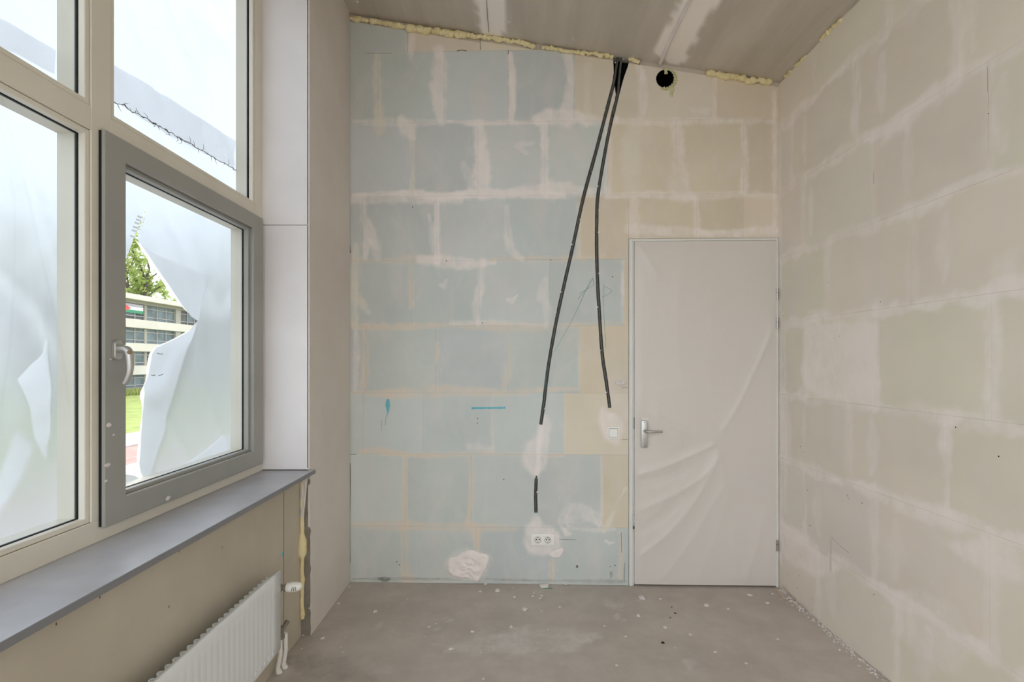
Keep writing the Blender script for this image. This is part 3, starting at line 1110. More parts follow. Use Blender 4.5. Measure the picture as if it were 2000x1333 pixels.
# plaster skin on the pier's room face with the ragged lower edge
pl = []
zz = 0.0
edge = [(YREV - 0.004 + 0.016 * noise.noise(Vector((0, i * 1.3, 0))) + (0.012 if i < 20 else 0), i * 0.03) for i in range(int(SILL_Z / 0.03) + 1)]
poly = edge + [(YREV - 0.012, SILL_Z + 0.012), (YREV - 0.012, ceil_z(XP)), (3.186, ceil_z(XP)), (3.186, 0.0)]
MB().prism(poly, 0.0, 0.012, lambda u, v, d: Vector((XP - 0.008 + d, u, v))).build('pier_plaster', M['pier'], wall_left)
ZJ = px_x(560, 441, -1.23)[1]
ZJ = EYE + (VY - 441) / FPX * YREV
for z0, z1 in ((SILL_Z + 0.004, ZJ - 0.0015), (ZJ + 0.0015, ceil_z(XW))):
    MB().box((XW - 0.03, YREV - 0.012, z0), (XP - 0.002, YREV + 0.001, z1)).build('reveal_board', M['board'], wall_left, bevel=0.0015)
# a vertical board joint, scuffs
MB().box((XB - 0.002, 2.37, 0.0), (XB + 0.0008, 2.3725, 0.86)).build('board_joint', M['crack'], wall_left)
yy, zz = px_x(552, 1083, XB)
MB().blob((XB, yy, zz), 0.007, (0.1, 1, 2.0), 0.3, 2, 3).build('marker_stroke', M['chalk'], wall_left)
for px, py in ((434, 1070), (195, 1167), (350, 1078), (530, 968), (110, 1220), (330, 1186)):
    y_, z_ = px_x(px, py, XB)
    MB().blob((XB, y_, z_), 0.004, (0.1, 0.6, 1.3), 0.4, 1, px).build('scuff', M['string'], wall_left)

# ------------------------------------------------------------------ window
win = empty('window_1', (XW - 0.045, 0.75, SILL_Z), 'tall cream window frame with grey opening sash and stone sill', kind='structure')
ZT = 3.70
Y0 = -1.12
Z1, Z2, Z3, Z4 = 0.977, 2.244, 2.320, 3.62
SEC = [(-1.05, 0.17), (0.245, 1.518), (1.593, 2.485)]
XI, XO = XW, XOUT


def bar(y0, y1, z0, z1, name, mat=None, x0=None, x1=None, parent=None, bev=0.002):
    return MB().box((x0 if x0 is not None else XO, y0, z0), (x1 if x1 is not None else XI, y1, z1)).build(name, mat or M['cream'], parent or win, bevel=bev)


bar(Y0, YREV - 0.012, SILL_Z, Z1, 'bottom_rail')
bar(Y0, YREV - 0.012, Z4, ceil_z(XW) - 0.002, 'head_rail')
bar(Y0, SEC[0][0], Z1, Z4, 'stile')
bar(SEC[2][1], YREV - 0.012, Z1, Z4, 'stile')
bar(SEC[0][1], SEC[1][0], Z1, Z4, 'mullion')
bar(SEC[1][1], SEC[2][0], Z1, Z4, 'mullion')
for a, c in SEC:
    bar(a, c, Z2, Z3, 'transom')
XG = -1.391


def ring(y0, y1, z0, z1, w, x0, x1, name, mat, parent, bev=0.002):
    """rectangular ring as one mesh"""
    mb = MB()
    o = [(y0, z0), (y1, z0), (y1, z1), (y0, z1)]
    i = [(y0 + w, z0 + w), (y1 - w, z0 + w), (y1 - w, z1 - w), (y0 + w, z1 - w)]
    vs = [(x, y, z) for x in (x0, x1) for (y, z) in o + i]
    fs = []
    for k in range(4):
        n = (k + 1) % 4
        fs += [(k, n, 4 + n, 4 + k), (8 + k, 12 + k, 12 + n, 8 + n), (k, 8 + k, 8 + n, n), (4 + k, 4 + n, 12 + n, 12 + k)]
    mb.add(vs, fs)
    return mb.build(name, mat, parent, bevel=bev)


for (a, c) in SEC:
    for (d, e) in ((Z1, Z2), (Z3, Z4)):
        if a > 1.5 and d == Z1: continue
        ring(a + 0.0015, c - 0.0015, d + 0.0015, e - 0.0015, 0.017, XG + 0.004, XI - 0.004, 'glazing_bead', M['cream'], win)
        ring(a, c, d, e, 0.0185, XO + 0.001, XG - 0.006, 'outer_rebate', M['cream'], win, 0)
        ring(a + 0.001, c - 0.001, d + 0.001, e - 0.001, 0.0195, XG - 0.0055, XG - 0.0025, 'gasket', M['gasketgrey'], win, 0)
        ring(a + 0.001, c - 0.001, d + 0.001, e - 0.001, 0.0195, XG + 0.0025, XG + 0.004, 'gasket', M['gasket'], win, 0)
        MB().box((XG - 0.002, a + 0.004, d + 0.004), (XG + 0.002, c - 0.004, e - 0.004)).build('pane', M['glass'], win)

# the grey opening sash
SY0, SY1, SZ0, SZ1 = 1.544, 2.523, 0.950, 2.262
GY0, GY1, GZ0, GZ1 = 1.632, 2.432, 1.033, 2.186
XS = -1.341


def ring2(o, i, x0, x1, name, mat, parent, bev=0.002):
    mb = MB()
    vs = [(x, y, z) for x in (x0, x1) for (y, z) in o + i]
    fs = []
    for k in range(4):
        n = (k + 1) % 4
        fs += [(k, n, 4 + n, 4 + k), (8 + k, 12 + k, 12 + n, 8 + n), (k, 8 + k, 8 + n, n), (4 + k, 4 + n, 12 + n, 12 + k)]
    mb.add(vs, fs)
    return mb.build(name, mat, parent, bevel=bev)


def rect(y0, y1, z0, z1):
    return [(y0, z0), (y1, z0), (y1, z1), (y0, z1)]


sash = ring2(rect(SY0, SY1, SZ0, SZ1), rect(GY0, GY1, GZ0, GZ1), XI + 0.008, XS, 'sash', M['grey'], win, 0.003)
ring2(rect(SY0 + 0.001, SY1 - 0.004, SZ0 + 0.004, SZ1 - 0.004), rect(GY0 - 0.03, GY1 + 0.03, GZ0 - 0.03, GZ1 + 0.03), XI - 0.001, XI + 0.008, 'sash_gasket_shade', M['gasket'], sash, 0)  # black strip: the gasket plus the painted shade of the gap
ring2(rect(SEC[2][0], SEC[2][1], Z1, Z2), rect(GY0 - 0.004, GY1 + 0.004, GZ0 - 0.004, GZ1 + 0.004), XG - 0.002, XI + 0.009, 'inner_sash', M['grey'], sash, 0.001)
ring2(rect(GY0 - 0.005, GY1 + 0.005, GZ0 - 0.005, GZ1 + 0.005), rect(GY0 + 0.012, GY1 - 0.012, GZ0 + 0.012, GZ1 - 0.012), XG + 0.003, XI - 0.002, 'sash_bead', M['grey'], sash, 0.002)
ring2(rect(SEC[2][0], SEC[2][1], Z1, Z2), rect(GY0 + 0.01, GY1 - 0.01, GZ0 + 0.01, GZ1 - 0.01), XO + 0.001, XG - 0.006, 'outer_sash', M['cream'], sash, 0)
ring2(rect(GY0, GY1, GZ0, GZ1), rect(GY0 + 0.0135, GY1 - 0.0135, GZ0 + 0.0135, GZ1 - 0.0135), XG + 0.002, XG + 0.004, 'gasket', M['gasket'], sash, 0)
ring2(rect(GY0, GY1, GZ0, GZ1), rect(GY0 + 0.0135, GY1 - 0.0135, GZ0 + 0.0135, GZ1 - 0.0135), XG - 0.005, XG - 0.0025, 'gasket', M['gasketgrey'], sash, 0)
MB().box((XG - 0.002, GY0 + 0.002, GZ0 + 0.002), (XG + 0.002, GY1 - 0.002, GZ1 - 0.002)).build('pane', M['glass'], sash)
# window handle
hy, hz = 1.588, EYE + (VY - 684) / FPX * 1.588


def stadium(w, h, r, n=5):
    pts = []
    for cx, cz, a0 in ((w / 2 - r, h / 2 - r, 0), (-w / 2 + r, h / 2 - r, 90), (-w / 2 + r, -h / 2 + r, 180), (w / 2 - r, -h / 2 + r, 270)):
        for k in range(n + 1):
            a = math.radians(a0 + 90 * k / n)
            pts.append((cx + r * math.cos(a), cz + r * math.sin(a)))
    return pts


SIDE = lambda u, v, d: Vector((XS + d, hy + u, hz + v))
MB().prism(stadium(0.034, 0.066, 0.014), -0.001, 0.012, SIDE).build('handle_plate', M['alu'], sash, bevel=0.002, smooth=35)
lev = [(0.010, 0.004), (0.026, 0.004), (0.038, 0.0), (0.0445, -0.012), (0.047, -0.032), (0.048, -0.056), (0.045, -0.080), (0.036, -0.104), (0.030, -0.112)]
mb = MB()
pp = spline(lev, 0.004)
mb.tube([Vector((XS + p.x, hy, hz + p.y)) for p in pp], [0.0145 - 0.0045 * min(1, i / len(pp) * 1.3) for i in range(len(pp))], 14)
mb.build('handle_lever', M['alu'], sash, smooth=50)
MB().lathe((XS + 0.046, hy - 0.003, hz - 0.008), (0.75, -0.6, 0), [(0, 0.0068), (0.010, 0.0068), (0.012, 0.005)], 14).build('lock_button', M['brass'], sash, smooth=40)
# plaster dabs on the sash
for px, py, r in ((212, 831, 0.010), (210, 909, 0.010), (328, 974, 0.012), (222, 850, 0.005), (207, 940, 0.006), (216, 702, 0.004)):
    y_, z_ = px_x(px, py, XS)
    MB().blob((XS, y_, z_), r, (0.16, 1.0, 0.7), 0.6, 2, px).build('plaster_dab', M['plaster'], sash, smooth=60)
# stone sill
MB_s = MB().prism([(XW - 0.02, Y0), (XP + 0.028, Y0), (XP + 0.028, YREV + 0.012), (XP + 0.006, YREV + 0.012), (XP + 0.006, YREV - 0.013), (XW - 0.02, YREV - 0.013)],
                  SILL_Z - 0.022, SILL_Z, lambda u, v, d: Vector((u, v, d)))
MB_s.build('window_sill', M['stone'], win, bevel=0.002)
# ragged caulk below the sill edge
mb = MB()
P = [Vector((XB + 0.004, Y0 + 0.05 + 0.04 * i, SILL_Z - 0.024 + 0.004 * noise.noise(Vector((i * 0.8, 2, 0))))) for i in range(int((YREV - Y0) / 0.04) - 1)]
mb.tube(P, [0.006 + 0.004 * noise.noise(Vector((i * 0.6, 0, 4))) for i in range(len(P))], 6)
mb.build('sill_caulk', M['rawcement'], win, smooth=60)


# ------------------------------------------------------------------ plastic film stretched over the outside of the window
def film(name, outline, mat, label, wr=0.006, seed=1.0, X=XOUT - 0.004, parent=None, curl=None, thick=0.0006, grid=0.022, cat='plastic sheet'):
    """outline: (y, z) simple polygon; triangulated with inner points so it can wrinkle"""
    poly = [Vector(p) for p in outline]
    dense = []
    for i, p in enumerate(poly):
        q = poly[(i + 1) % len(poly)]
        n = max(1, int((q - p).length / grid))
        dense += [p + (q - p) * k / n for k in range(n)]
    ys = [p.x for p in dense]
    zs = [p.y for p in dense]
    pts = list(dense)
    m = len(dense)

    def inside(p):
        c = False
        for i in range(m):
            a, b2 = dense[i], dense[i - 1]
            if (a.y > p.y) != (b2.y > p.y) and p.x < (b2.x - a.x) * (p.y - a.y) / (b2.y - a.y) + a.x: c = not c
        return c
    y = min(ys) + grid
    while y < max(ys):
        z = min(zs) + grid
        while z < max(zs):
            p = Vector((y + random.uniform(-.2, .2) * grid, z + random.uniform(-.2, .2) * grid))
            if inside(p) and min((p - d).length for d in dense) > grid * 0.4: pts.append(p)
            z += grid
        y += grid
    vo, eo, fo, *_ = geometry.delaunay_2d_cdt(pts, [(i, (i + 1) % m) for i in range(m)], [], 1, 1e-5)
    bm = bmesh.new()
    bv = []
    for p in vo:
        d = wr * noise.fractal(Vector((p.x * 3.2 + p.y * 1.5, p.y * 1.4 - p.x, seed)), 0.6, 2.0, 4)
        d += wr * 0.4 * noise.noise(Vector((p.x * 9 + p.y * 5, p.y * 2.0, seed + 7)))
        rg = noise.noise(Vector((p.x * 2.6 + p.y * 1.5, p.y * 0.7 - p.x * 0.5, seed + 3)))
        d += wr * 1.6 * math.exp(-(rg / 0.07) ** 2)
        if curl: d += curl(p.x, p.y)
        bv.append(bm.verts.new((X - max(0.0, wr * 0.8 + d), p.x, p.y)))
    for f in fo:
        try: bm.faces.new([bv[i] for i in f])
        except ValueError: pass
    bm.normal_update()
    bmesh.ops.reverse_faces(bm, faces=[f for f in bm.faces if f.normal.x < 0])
    o = MB.finish(bm, name, mat, parent, 180)
    if label: tag(o, label, cat, 'plastic film over the window')
    return o


def fp(*pts, X=XOUT - 0.012):
    return [px_x(x, y, X) for x, y in pts]


film('plastic_sheet', rect(0.212, 1.552, 0.93, 2.28), M['film'], 'milky bluish plastic film behind the large fixed pane at left', seed=5)
film('plastic_sheet', rect(0.212, 1.552, 2.282, 3.66), M['film'], 'bright plastic film behind the upper left pane', seed=8)
film('plastic_sheet', rect(1.556, 2.52, 2.262, 3.66), M['film'], 'wrinkled plastic film behind the upper right pane above the grey sash', seed=12, wr=0.011)
# the torn sheet behind the sash
gap_r = fp((284, 408), (279, 424), (270, 448), (267, 468), (280, 490), (300, 520), (330, 563), (352, 596), (372, 619), (387, 627), (370, 645), (345, 660), (320, 672), (303, 680),
           (295, 692), (291, 715), (285, 755), (279, 785), (277, 830), (273, 870), (270, 905), (274, 925), (284, 944), (262, 930), (230, 925))
gap_l = fp((230, 540), (247, 500), (256, 478), (263, 458), (272, 434), (284, 408))
outline = [(2.52, 0.93), (2.52, 2.258), (1.556, 2.258), (1.556, gap_l[0][1])] + [p for p in gap_l[:-1]] + gap_r + [(1.556, gap_r[-1][1]), (1.556, 0.93)]
torn = film('plastic_sheet', outline, M['film'], 'torn plastic film behind the grey sash with an open rip', seed=17, wr=0.006, grid=0.022)
film('torn_flap', fp((386, 628), (370, 645), (345, 660), (320, 672), (303, 680), (295, 692), (291, 715), (285, 755), (279, 785), (277, 830), (273, 870), (270, 905), (276, 935), (290, 936),
                     (306, 890), (318, 850), (330, 800), (350, 740), (366, 690), (380, 650), X=XOUT - 0.022), M['film2'], None, X=XOUT - 0.016, parent=torn, seed=22, wr=0.012, grid=0.02)
film('torn_flap', fp((267, 470), (300, 520), (330, 563), (352, 596), (372, 619), (386, 627), (390, 600), (398, 560), (402, 535), (360, 520), (310, 498), X=XOUT - 0.020), M['film2'], None,
     X=XOUT - 0.014, parent=torn, seed=27, wr=0.006, grid=0.02)
film('torn_flap', fp((300, 958), (345, 925), (400, 880), (440, 850), (452, 860), (452, 900), (380, 940)), M['film2'], None, X=XOUT - 0.013, parent=torn, seed=31, wr=0.010, grid=0.022)
film('loose_film_flap', fp((112, 662), (96, 690), (72, 712), (48, 742), (60, 760), (76, 800), (80, 850), (104, 900), (112, 850)), M['film2'],
     'crumpled white film scrap behind the large fixed pane at left', X=XOUT - 0.03, seed=35, wr=0.016, grid=0.02)
film('loose_film_flap', fp((82, 840), (56, 870), (40, 910), (20, 980), (36, 1010), (60, 960), (90, 900), (108, 870)), M['film2'],
     'long white film fold low behind the fixed pane at left', X=XOUT - 0.075, seed=39, wr=0.016, grid=0.02)
film('folded_film_hem', fp((217, 120), (300, 170), (400, 235), (462, 275), (462, 332), (400, 300), (300, 243), (217, 192)), M['film2'],
     'double folded film hem above the brown frayed edge, upper right pane', X=XOUT - 0.014, seed=44, wr=0.008, grid=0.025)
film('folded_film_hem', fp((-20, 20), (60, 66), (112, 98), (112, 145), (60, 118), (-20, 74)), M['film2'],
     'double folded film hem at the foot of the upper left pane', X=XOUT - 0.014, seed=48, wr=0.008, grid=0.025)
# frayed brown edge in the upper right pane
random.seed(5)
pts = []
for i in range(60):
    px = 217 + (462 - 217) * i / 59
    py = 193 + (333 - 193) * i / 59 + 5 * noise.noise(Vector((i * 0.25, 1, 0))) + (random.uniform(-1.5, 1.5))
    y_, z_ = px_x(px, py, XOUT + 0.001)
    pts.append(Vector((XOUT + 0.001, y_, z_)))
edge_o = MB().tube(pts, [0.0010 + random.uniform(0, 0.0030) ** 1.0 * (1 if random.random() < .6 else .3) for _ in pts], 6).build('frayed_edge', M['string'], None, smooth=60)
tag(edge_o, 'brown frayed film edge crossing the upper right pane', 'film edge')
for i in range(3, 58, 2):
    p = pts[i]
    h = random.uniform(-0.03, 0.035)
    MB().tube([p, p + Vector((0, random.uniform(-.01, .01), h * .5)), p + Vector((0, random.uniform(-.02, .02), h))], [0.0012, 0.0010, 0.0005], 5).build('frayed_thread', M['string'], edge_o)
# slit tags that bridge the tear
for px, py in ((268, 452), (270, 445), (273, 437), (276, 431), (265, 463), (278.5, 425)):
    y_, z_ = px_x(px, py, XOUT)
    MB().box((XOUT - 0.006, y_ - 0.018, z_ - 0.004), (XOUT - 0.005, y_ + 0.018, z_ + 0.003)).build('film_bridge', M['film2'], torn)
for a, c in (((296, 733), (304, 733)), ((310, 734), (319, 731)), ((307, 690), (319, 692))):
    y0, z0 = px_x(*a, XOUT)
    y1, z1 = px_x(*c, XOUT)
    MB().tube([(XOUT - 0.001, y0, z0), (XOUT - 0.001, (y0 + y1) / 2, (z0 + z1) / 2 - 0.002), (XOUT - 0.001, y1, z1)], 0.0013, 6).build('dirt_streak', M['string'], torn)

# ------------------------------------------------------------------ ceiling seams
CF = lambda u, v, d: Vector((u, v, ceil_z(u) - d))


CW = lin((246, 238, 232))[:3]
for sx, w in ((-0.145, 0.13), (1.0, 0.15)):
    smear('ceiling', [(sx, 3.12 if sx < 0 else 3.02), (sx - 0.005, 2.9), (sx + 0.01, 2.6), (sx, 2.3), (sx, 1.9), (sx, 1.0), (sx, 0.0)], [w * 1.1, w * 1.2, w, w * 1.2], CW, 1.0, 0.12)
    smear('ceiling', [(sx + 0.05, 3.06), (sx + 0.04, 2.7), (sx + 0.05, 2.2), (sx + .04, 1.0), (sx + 0.05, 0.0)], [w * .8, w, w * .8, w * .8], CW, 1.0, 0.12)
    mb = MB()
    x0 = sx - (0.02 if sx < 0 else 0.035)
    mb.box((x0, 0.0, -0.0), (x0 + 0.002, 3.12, 0.004), lambda u, v, d: CF(u, v, d))
    mb.build('board_joint', M['crack'], ceiling)
mb = MB()
mb.tube([CF(0.972, 3.12, 0.01), CF(0.965, 2.9, 0.006), CF(0.968, 2.5, 0.006), CF(0.965, 2.0, 0.005)], [0.014, 0.012, 0.009, 0.008], 8)
mb.build('caulk_bead', M['plaster'], ceiling, smooth=60)
for px, py, r in ((1120, 75, 0.008), (1122, 80, 0.005), (1128, 78, 0.004), (994, 43, 0.012), (987, 42, 0.008), (1350, 110, 0.004), (1521, 128, 0.004), (682, 20, 0.006), (698, 3, 0.010)):
    p = ce(px, py)
    MB().blob(p, r, (1, 1, 0.3), 0.5, 1, px).build('plaster_dab', M['plaster'], ceiling)


# ------------------------------------------------------------------ foam beads at the ceiling
def foam(path, r0, label, fr_d, seed, mat='foam', sizes=None, name='foam_bead', n=None, sq=(1, 0.8, 0.8)):
    mb = MB()
    rnd = random.Random(seed)
    P = [Vector(p) for p in path]
    L = sum((P[i + 1] - P[i]).length for i in range(len(P) - 1))
    n = n or max(3, int(L / (r0 * 0.85)))
    for k in range(n):
        s = k / (n - 1) * L
        for i in range(len(P) - 1):
            l = (P[i + 1] - P[i]).length
            if s <= l + 1e-6: break
            s -= l
        p = P[i] + (P[i + 1] - P[i]) * min(1, s / l)
        r = r0 * rnd.uniform(0.65, 1.25)
        mb.blob(p + Vector((rnd.uniform(-.2, .2) * r0, rnd.uniform(-.15, .15) * r0, rnd.uniform(-.3, .3) * r0)), r, sq, 0.35, 2, rnd.uniform(0, 50), 1.9)
    o = mb.build(name, M[mat], None, smooth=80)
    return tag(o, label, 'foam', 'yellow foam along the ceiling line')


def bc(px, off=0.02, d=0.012):
    u = bk(px, 100)[0]
    return BK(u, ceil_back(u) - off, d)


foam([bc(687, .03), bc(740, .032), bc(796, .034)], 0.020, 'thin yellow foam bead over the top left blue block', 0, 1)
foam([bc(800, .036), bc(860, .034), bc(935, .022)], 0.026, 'lumpy yellow foam bead over the first cream wedge', 0, 2)
foam([bc(938, .016), bc(1000, .016), bc(1040, .02)], 0.018, 'yellow foam bead just below the left ceiling seam', 0, 3)
foam([bc(1062, .02), bc(1110, .024), bc(1150, .014), bc(1194, .012)], 0.017, 'yellow foam bead ending at the conduit notch', 0, 4)
foam([bc(1230, .012), bc(1238, .012), bc(1246, .016)], 0.014, 'short foam lump right of the conduit notch', 0, 5)
foam([bc(1385, .012), bc(1400, .018), bc(1450, .022), bc(1500, .016)], 0.024, 'fat row of foam lumps near the right corner', 0, 6)
for i, (px, py, l, r) in enumerate(((1540, 134, .05, .012), (1565, 112, .10, .010), (1612, 60, .06, .012), (1630, 36, .10, .012))):
    y = XR * FPX / (px - VX)
    foam([(XR - 0.002, y - l / 2, ceil_z(XR) - 0.012), (XR - 0.002, y + l / 2, ceil_z(XR) - 0.010)], r,
         ('foam lump on the right wall top nearest the corner', 'foam crumb second from the corner on the right wall top',
          'foam lump third from the corner along the right wall top', 'foam lump farthest from the corner on the right wall top')[i], 0, 20 + i)
MB().prism([((u - vn[0][0]) * 1.0 + vn[0][0], v) for u, v in vn], -0.168, -0.045, BK).build('notch_shade', M['dark'], wall_back)  # dark insert painting the shade inside the notch
# foam and paper at the raw edge of the wall below the sill
mb = MB()
rnd = random.Random(4)
P, R_ = [], []
for i in range(34):
    z = 0.10 + i * 0.0235
    P.append(Vector((XB + 0.010 + 0.004 * noise.noise(Vector((i * .4, 0, 0))), YREV - 0.010, z)))
    R_.append(0.011 + 0.006 * noise.noise(Vector((i * 0.5, 5, 0))) + (0.014 if 15 <= i <= 18 else 0))
mb.tube(P, R_, 10)
fo = mb.build('foam_bead', M['foam'], None, smooth=70)
tag(fo, 'vertical yellow foam bead at the wall edge beside the radiator valve', 'foam')
mb = MB()
vs, fs = [], []
for i in range(9):
    for j in range(5):
        z = SILL_Z - 0.03 - i * 0.028
        vs.append((XP - 0.042 + j * 0.010 * (1 - i * 0.07), YREV - 0.016 - 0.010 * abs(noise.noise(Vector((i * .8, j * .7, 2)))) - 0.004 * (j % 2), z))
for i in range(8):
    for j in range(4): fs.append((i * 5 + j, i * 5 + j + 1, i * 5 + j + 6, i * 5 + j + 5))
mb.add(vs, fs)
pp_ = mb.build('torn_paper', M['pier'], None)
tag(pp_, 'torn plaster paper hanging under the end of the sill', 'paper scrap')
sol = pp_.modifiers.new('thick', 'SOLIDIFY')
sol.thickness = 0.001


# ------------------------------------------------------------------ conduits
def conduit(path, ranges, label, seed):
    P = spline([bk(*p) for p in path], 0.02)
    root = empty('electrical_conduit', BK(P[-1].x, P[-1].y, 0), label, 'conduit', 'conduits chased into the block wall')
    for a, c in ranges:
        Q = P[int(a * len(P)):max(int(a * len(P)) + 2, int(c * len(P)))]
        mb = MB()
        mb.tube([BK(p.x, p.y, -0.006 + 0.002 * noise.noise(Vector((i * .3, seed, 0)))) for i, p in enumerate(Q)], 0.0086, 12)
        mb.build('pipe', M['conduit'], root, smooth=60)
    rnd = random.Random(seed)
    for a, c in ranges:
        for k in range(int(11 * (c - a)) + 1):
            p = P[min(len(P) - 1, int((a + (c - a) * (k + rnd.random() * .8) / (11 * (c - a) + 1)) * len(P)))]
            s = rnd.choice((-1, 1))
            MB().blob(BK(p.x + s * 0.012, p.y, 0.001), rnd.uniform(0.004, 0.008), (1, .5, 1), 0.5, 1, k).build('plaster_dab', M['plaster'], root)
    return root


conduit(PATH1, [(0.0, 0.82), (0.925, 1.0)], 'long dark grey conduit slanting down from the ceiling notch to the double socket', 3)
conduit(PATH2, [(0.0, 1.0)], 'shorter dark grey conduit bending from the ceiling notch down to the light switch', 8)
# scrap of plaster foil next to the short conduit
mb = MB()
u, v = bk(1211, 749)
for k in range(3):
    mb.blob(BK(u + (k - 1) * 0.016, v + (0.006, -0.004, 0.004)[k], 0.010), 0.016, (1, .5, .8), 0.9, 2, k * 5.0, 2.2)
tag(mb.build('plaster_lump', M['plaster'], None, smooth=30), 'small crumpled white lump on the wall beside the door frame', 'plaster lump')

# ------------------------------------------------------------------ duct hole
duct = empty('duct_opening', BK(HU, HV, 0), 'round black duct opening in the cream wall near the ceiling', 'duct')
mb = MB()
seg = 40
vs, fs = [], []
for (r, d) in ((0.0595, -0.20), (0.0595, 0.002), (0.0555, 0.002), (0.0555, -0.20)):
    for k in range(seg):
        w = 2 * math.pi * k / seg
        vs.append(BK(HU + r * math.cos(w), HV + r * math.sin(w), d))
for i in range(4):
    j = (i + 1) % 4
    for k in range(seg):
        fs.append((i * seg + k, i * seg + (k + 1) % seg, j * seg + (k + 1) % seg, j * seg + k))
mb.add(vs, fs)
mb.build('duct_pipe', M['dark'], duct, smooth=50)
MB().lathe(BK(HU, HV, -0.205), BK.n, [(0, 0.0595), (0.01, 0.0595)], 32).build('duct_end', M['dark'], duct)
mb = MB()
for k in range(34):
    w = math.radians(-110 + 210 * k / 33)
    r = 0.064 + 0.004 * math.sin(k * 2.1)
    t = 0.007 + 0.006 * max(0, math.cos(w + 0.6))
    mb.blob(BK(HU + (r + t * .4) * math.cos(w), HV + (r + t * .4) * math.sin(w), 0.001), t, (1, .5, 1), 0.4, 1, k * 1.3)
for k in range(7):
    mb.blob(BK(HU + 0.044 + 0.004 * math.sin(k), HV - 0.06 - k * 0.009, 0.002), 0.014 - 0.0007 * k, (1, .6, 1), 0.4, 2, k * 3.1)
mb.build('duct_foam', M['greenfoam'], duct, smooth=70)
MB().prism([(HU - 0.010, HV + 0.062), (HU + 0.020, HV + 0.062), (HU + 0.012, HV + 0.046), (HU + 0.018, HV + 0.030), (HU + 0.004, HV + 0.028), (HU - 0.008, HV + 0.030), (HU - 0.004, HV + 0.046)], 0.0, 0.010, BK)\
    .build('duct_foam', M['greenfoam'], duct, bevel=0.003)
MB().tube([BK(HU - 0.006, HV - 0.055, 0.004), BK(HU - 0.004, HV - 0.068, 0.006)], 0.0025, 8).build('foam_nozzle', M['plaster'], duct)

# ------------------------------------------------------------------ socket and switch
su0, sv1 = bk(1037, 1042)
su1, sv0 = bk(1083, 1066)
sock = empty('double_socket', BK((su0 + su1) / 2, sv0, 0), 'white double wall socket low on the blue blocks', 'wall socket')


def rr(u0, u1, v0, v1, r, n=4):
    return [((u0 + u1) / 2 + a, (v0 + v1) / 2 + c) for a, c in stadium(u1 - u0, v1 - v0, r, n)]


MB().prism(rr(su0, su1, sv0, sv1, 0.006), 0.0, 0.0125, BK).build('cover_plate', M['whiteplastic'], sock, bevel=0.003, smooth=35, seg=2)
hw = (su1 - su0) / 2
for k in range(2):
    cu_, cv_ = su0 + hw * (0.5 + k) + (0.006 if k == 0 else -0.006), (sv0 + sv1) / 2
    ins = MB().prism(rr(cu_ - 0.029, cu_ + 0.029, cv_ - 0.029, cv_ + 0.029, 0.004), 0.011, 0.0135, BK).build('socket_insert', M['whiteplastic'], sock, bevel=0.001)
    # rim ring, and a darker disc painting the shade of the well
    mb = MB()
    vs, fs = [], []
    for (r, d) in ((0.0215, 0.0137), (0.0205, 0.0145), (0.0195, 0.0137), (0.0190, 0.0136)):
        for q in range(28):
            w = 2 * math.pi * q / 28
            vs.append(BK(cu_ + r * math.cos(w), cv_ + r * math.sin(w), d))
    for i in range(3):
        for q in range(28):
            fs.append((i * 28 + q, i * 28 + (q + 1) % 28, (i + 1) * 28 + (q + 1) % 28, (i + 1) * 28 + q))
    mb.add(vs, fs)
    mb.build('socket_rim', M['gasketgrey'], ins, smooth=60)
    MB().lathe(BK(cu_, cv_, 0.0130), BK.n, [(0, 0.0195), (0.0007, 0.0195)], 28).build('well_shade', M['framepaint'], ins)
    for dx in (-0.0095, 0.0095):
        MB().lathe(BK(cu_ + dx, cv_ + 0.003, 0.0135), BK.n, [(0, 0.0040), (0.0008, 0.0038)], 12).build('pin_hole', M['dark'], ins)
    for dz in (0.0165, -0.0165):
        MB().box((cu_ - 0.0022, cv_ + dz - 0.004, 0.0134), (cu_ + 0.0022, cv_ + dz + 0.004, 0.0146), BK).build('earth_clip', M['valve'], ins)

wu0, wv1 = bk(1185.5, 833.5)
wu1, wv0 = bk(1209.5, 857.5)
sw = empty('light_switch', BK((wu0 + wu1) / 2, wv0, 0), 'square white light switch beside the door frame', 'light switch')
MB().prism(rr(wu0, wu1, wv0, wv1, 0.004), 0.0, 0.010, BK).build('cover_plate', M['whiteplastic'], sw, bevel=0.002, smooth=35, seg=2)
MB().prism(rr(wu0 + 0.011, wu1 - 0.011, wv0 + 0.011, wv1 - 0.011, 0.002), 0.009, 0.011, BK).build('bezel', M['gasketgrey'], sw)
cc = ((wu0 + wu1) / 2, (wv0 + wv1) / 2)
hs = (wu1 - wu0) / 2 - 0.013
rk = MB()
rk.add([BK(cc[0] + sx * hs, cc[1] + sz * hs, d) for d, e in ((0.010, 0),) for sx, sz in ((-1, -1), (1, -1), (1, 1), (-1, 1))] +
       [BK(cc[0] + sx * hs, cc[1] + sz * hs, 0.0165 if sz < 0 else 0.0125) for sx, sz in ((-1, -1), (1, -1), (1, 1), (-1, 1))],
       [(3, 2, 1, 0), (4, 5, 6, 7), (0, 1, 5, 4), (1, 2, 6, 5), (2, 3, 7, 6), (3, 0, 4, 7)])
rk.build('rocker', M['whiteplastic'], sw, bevel=0.001)

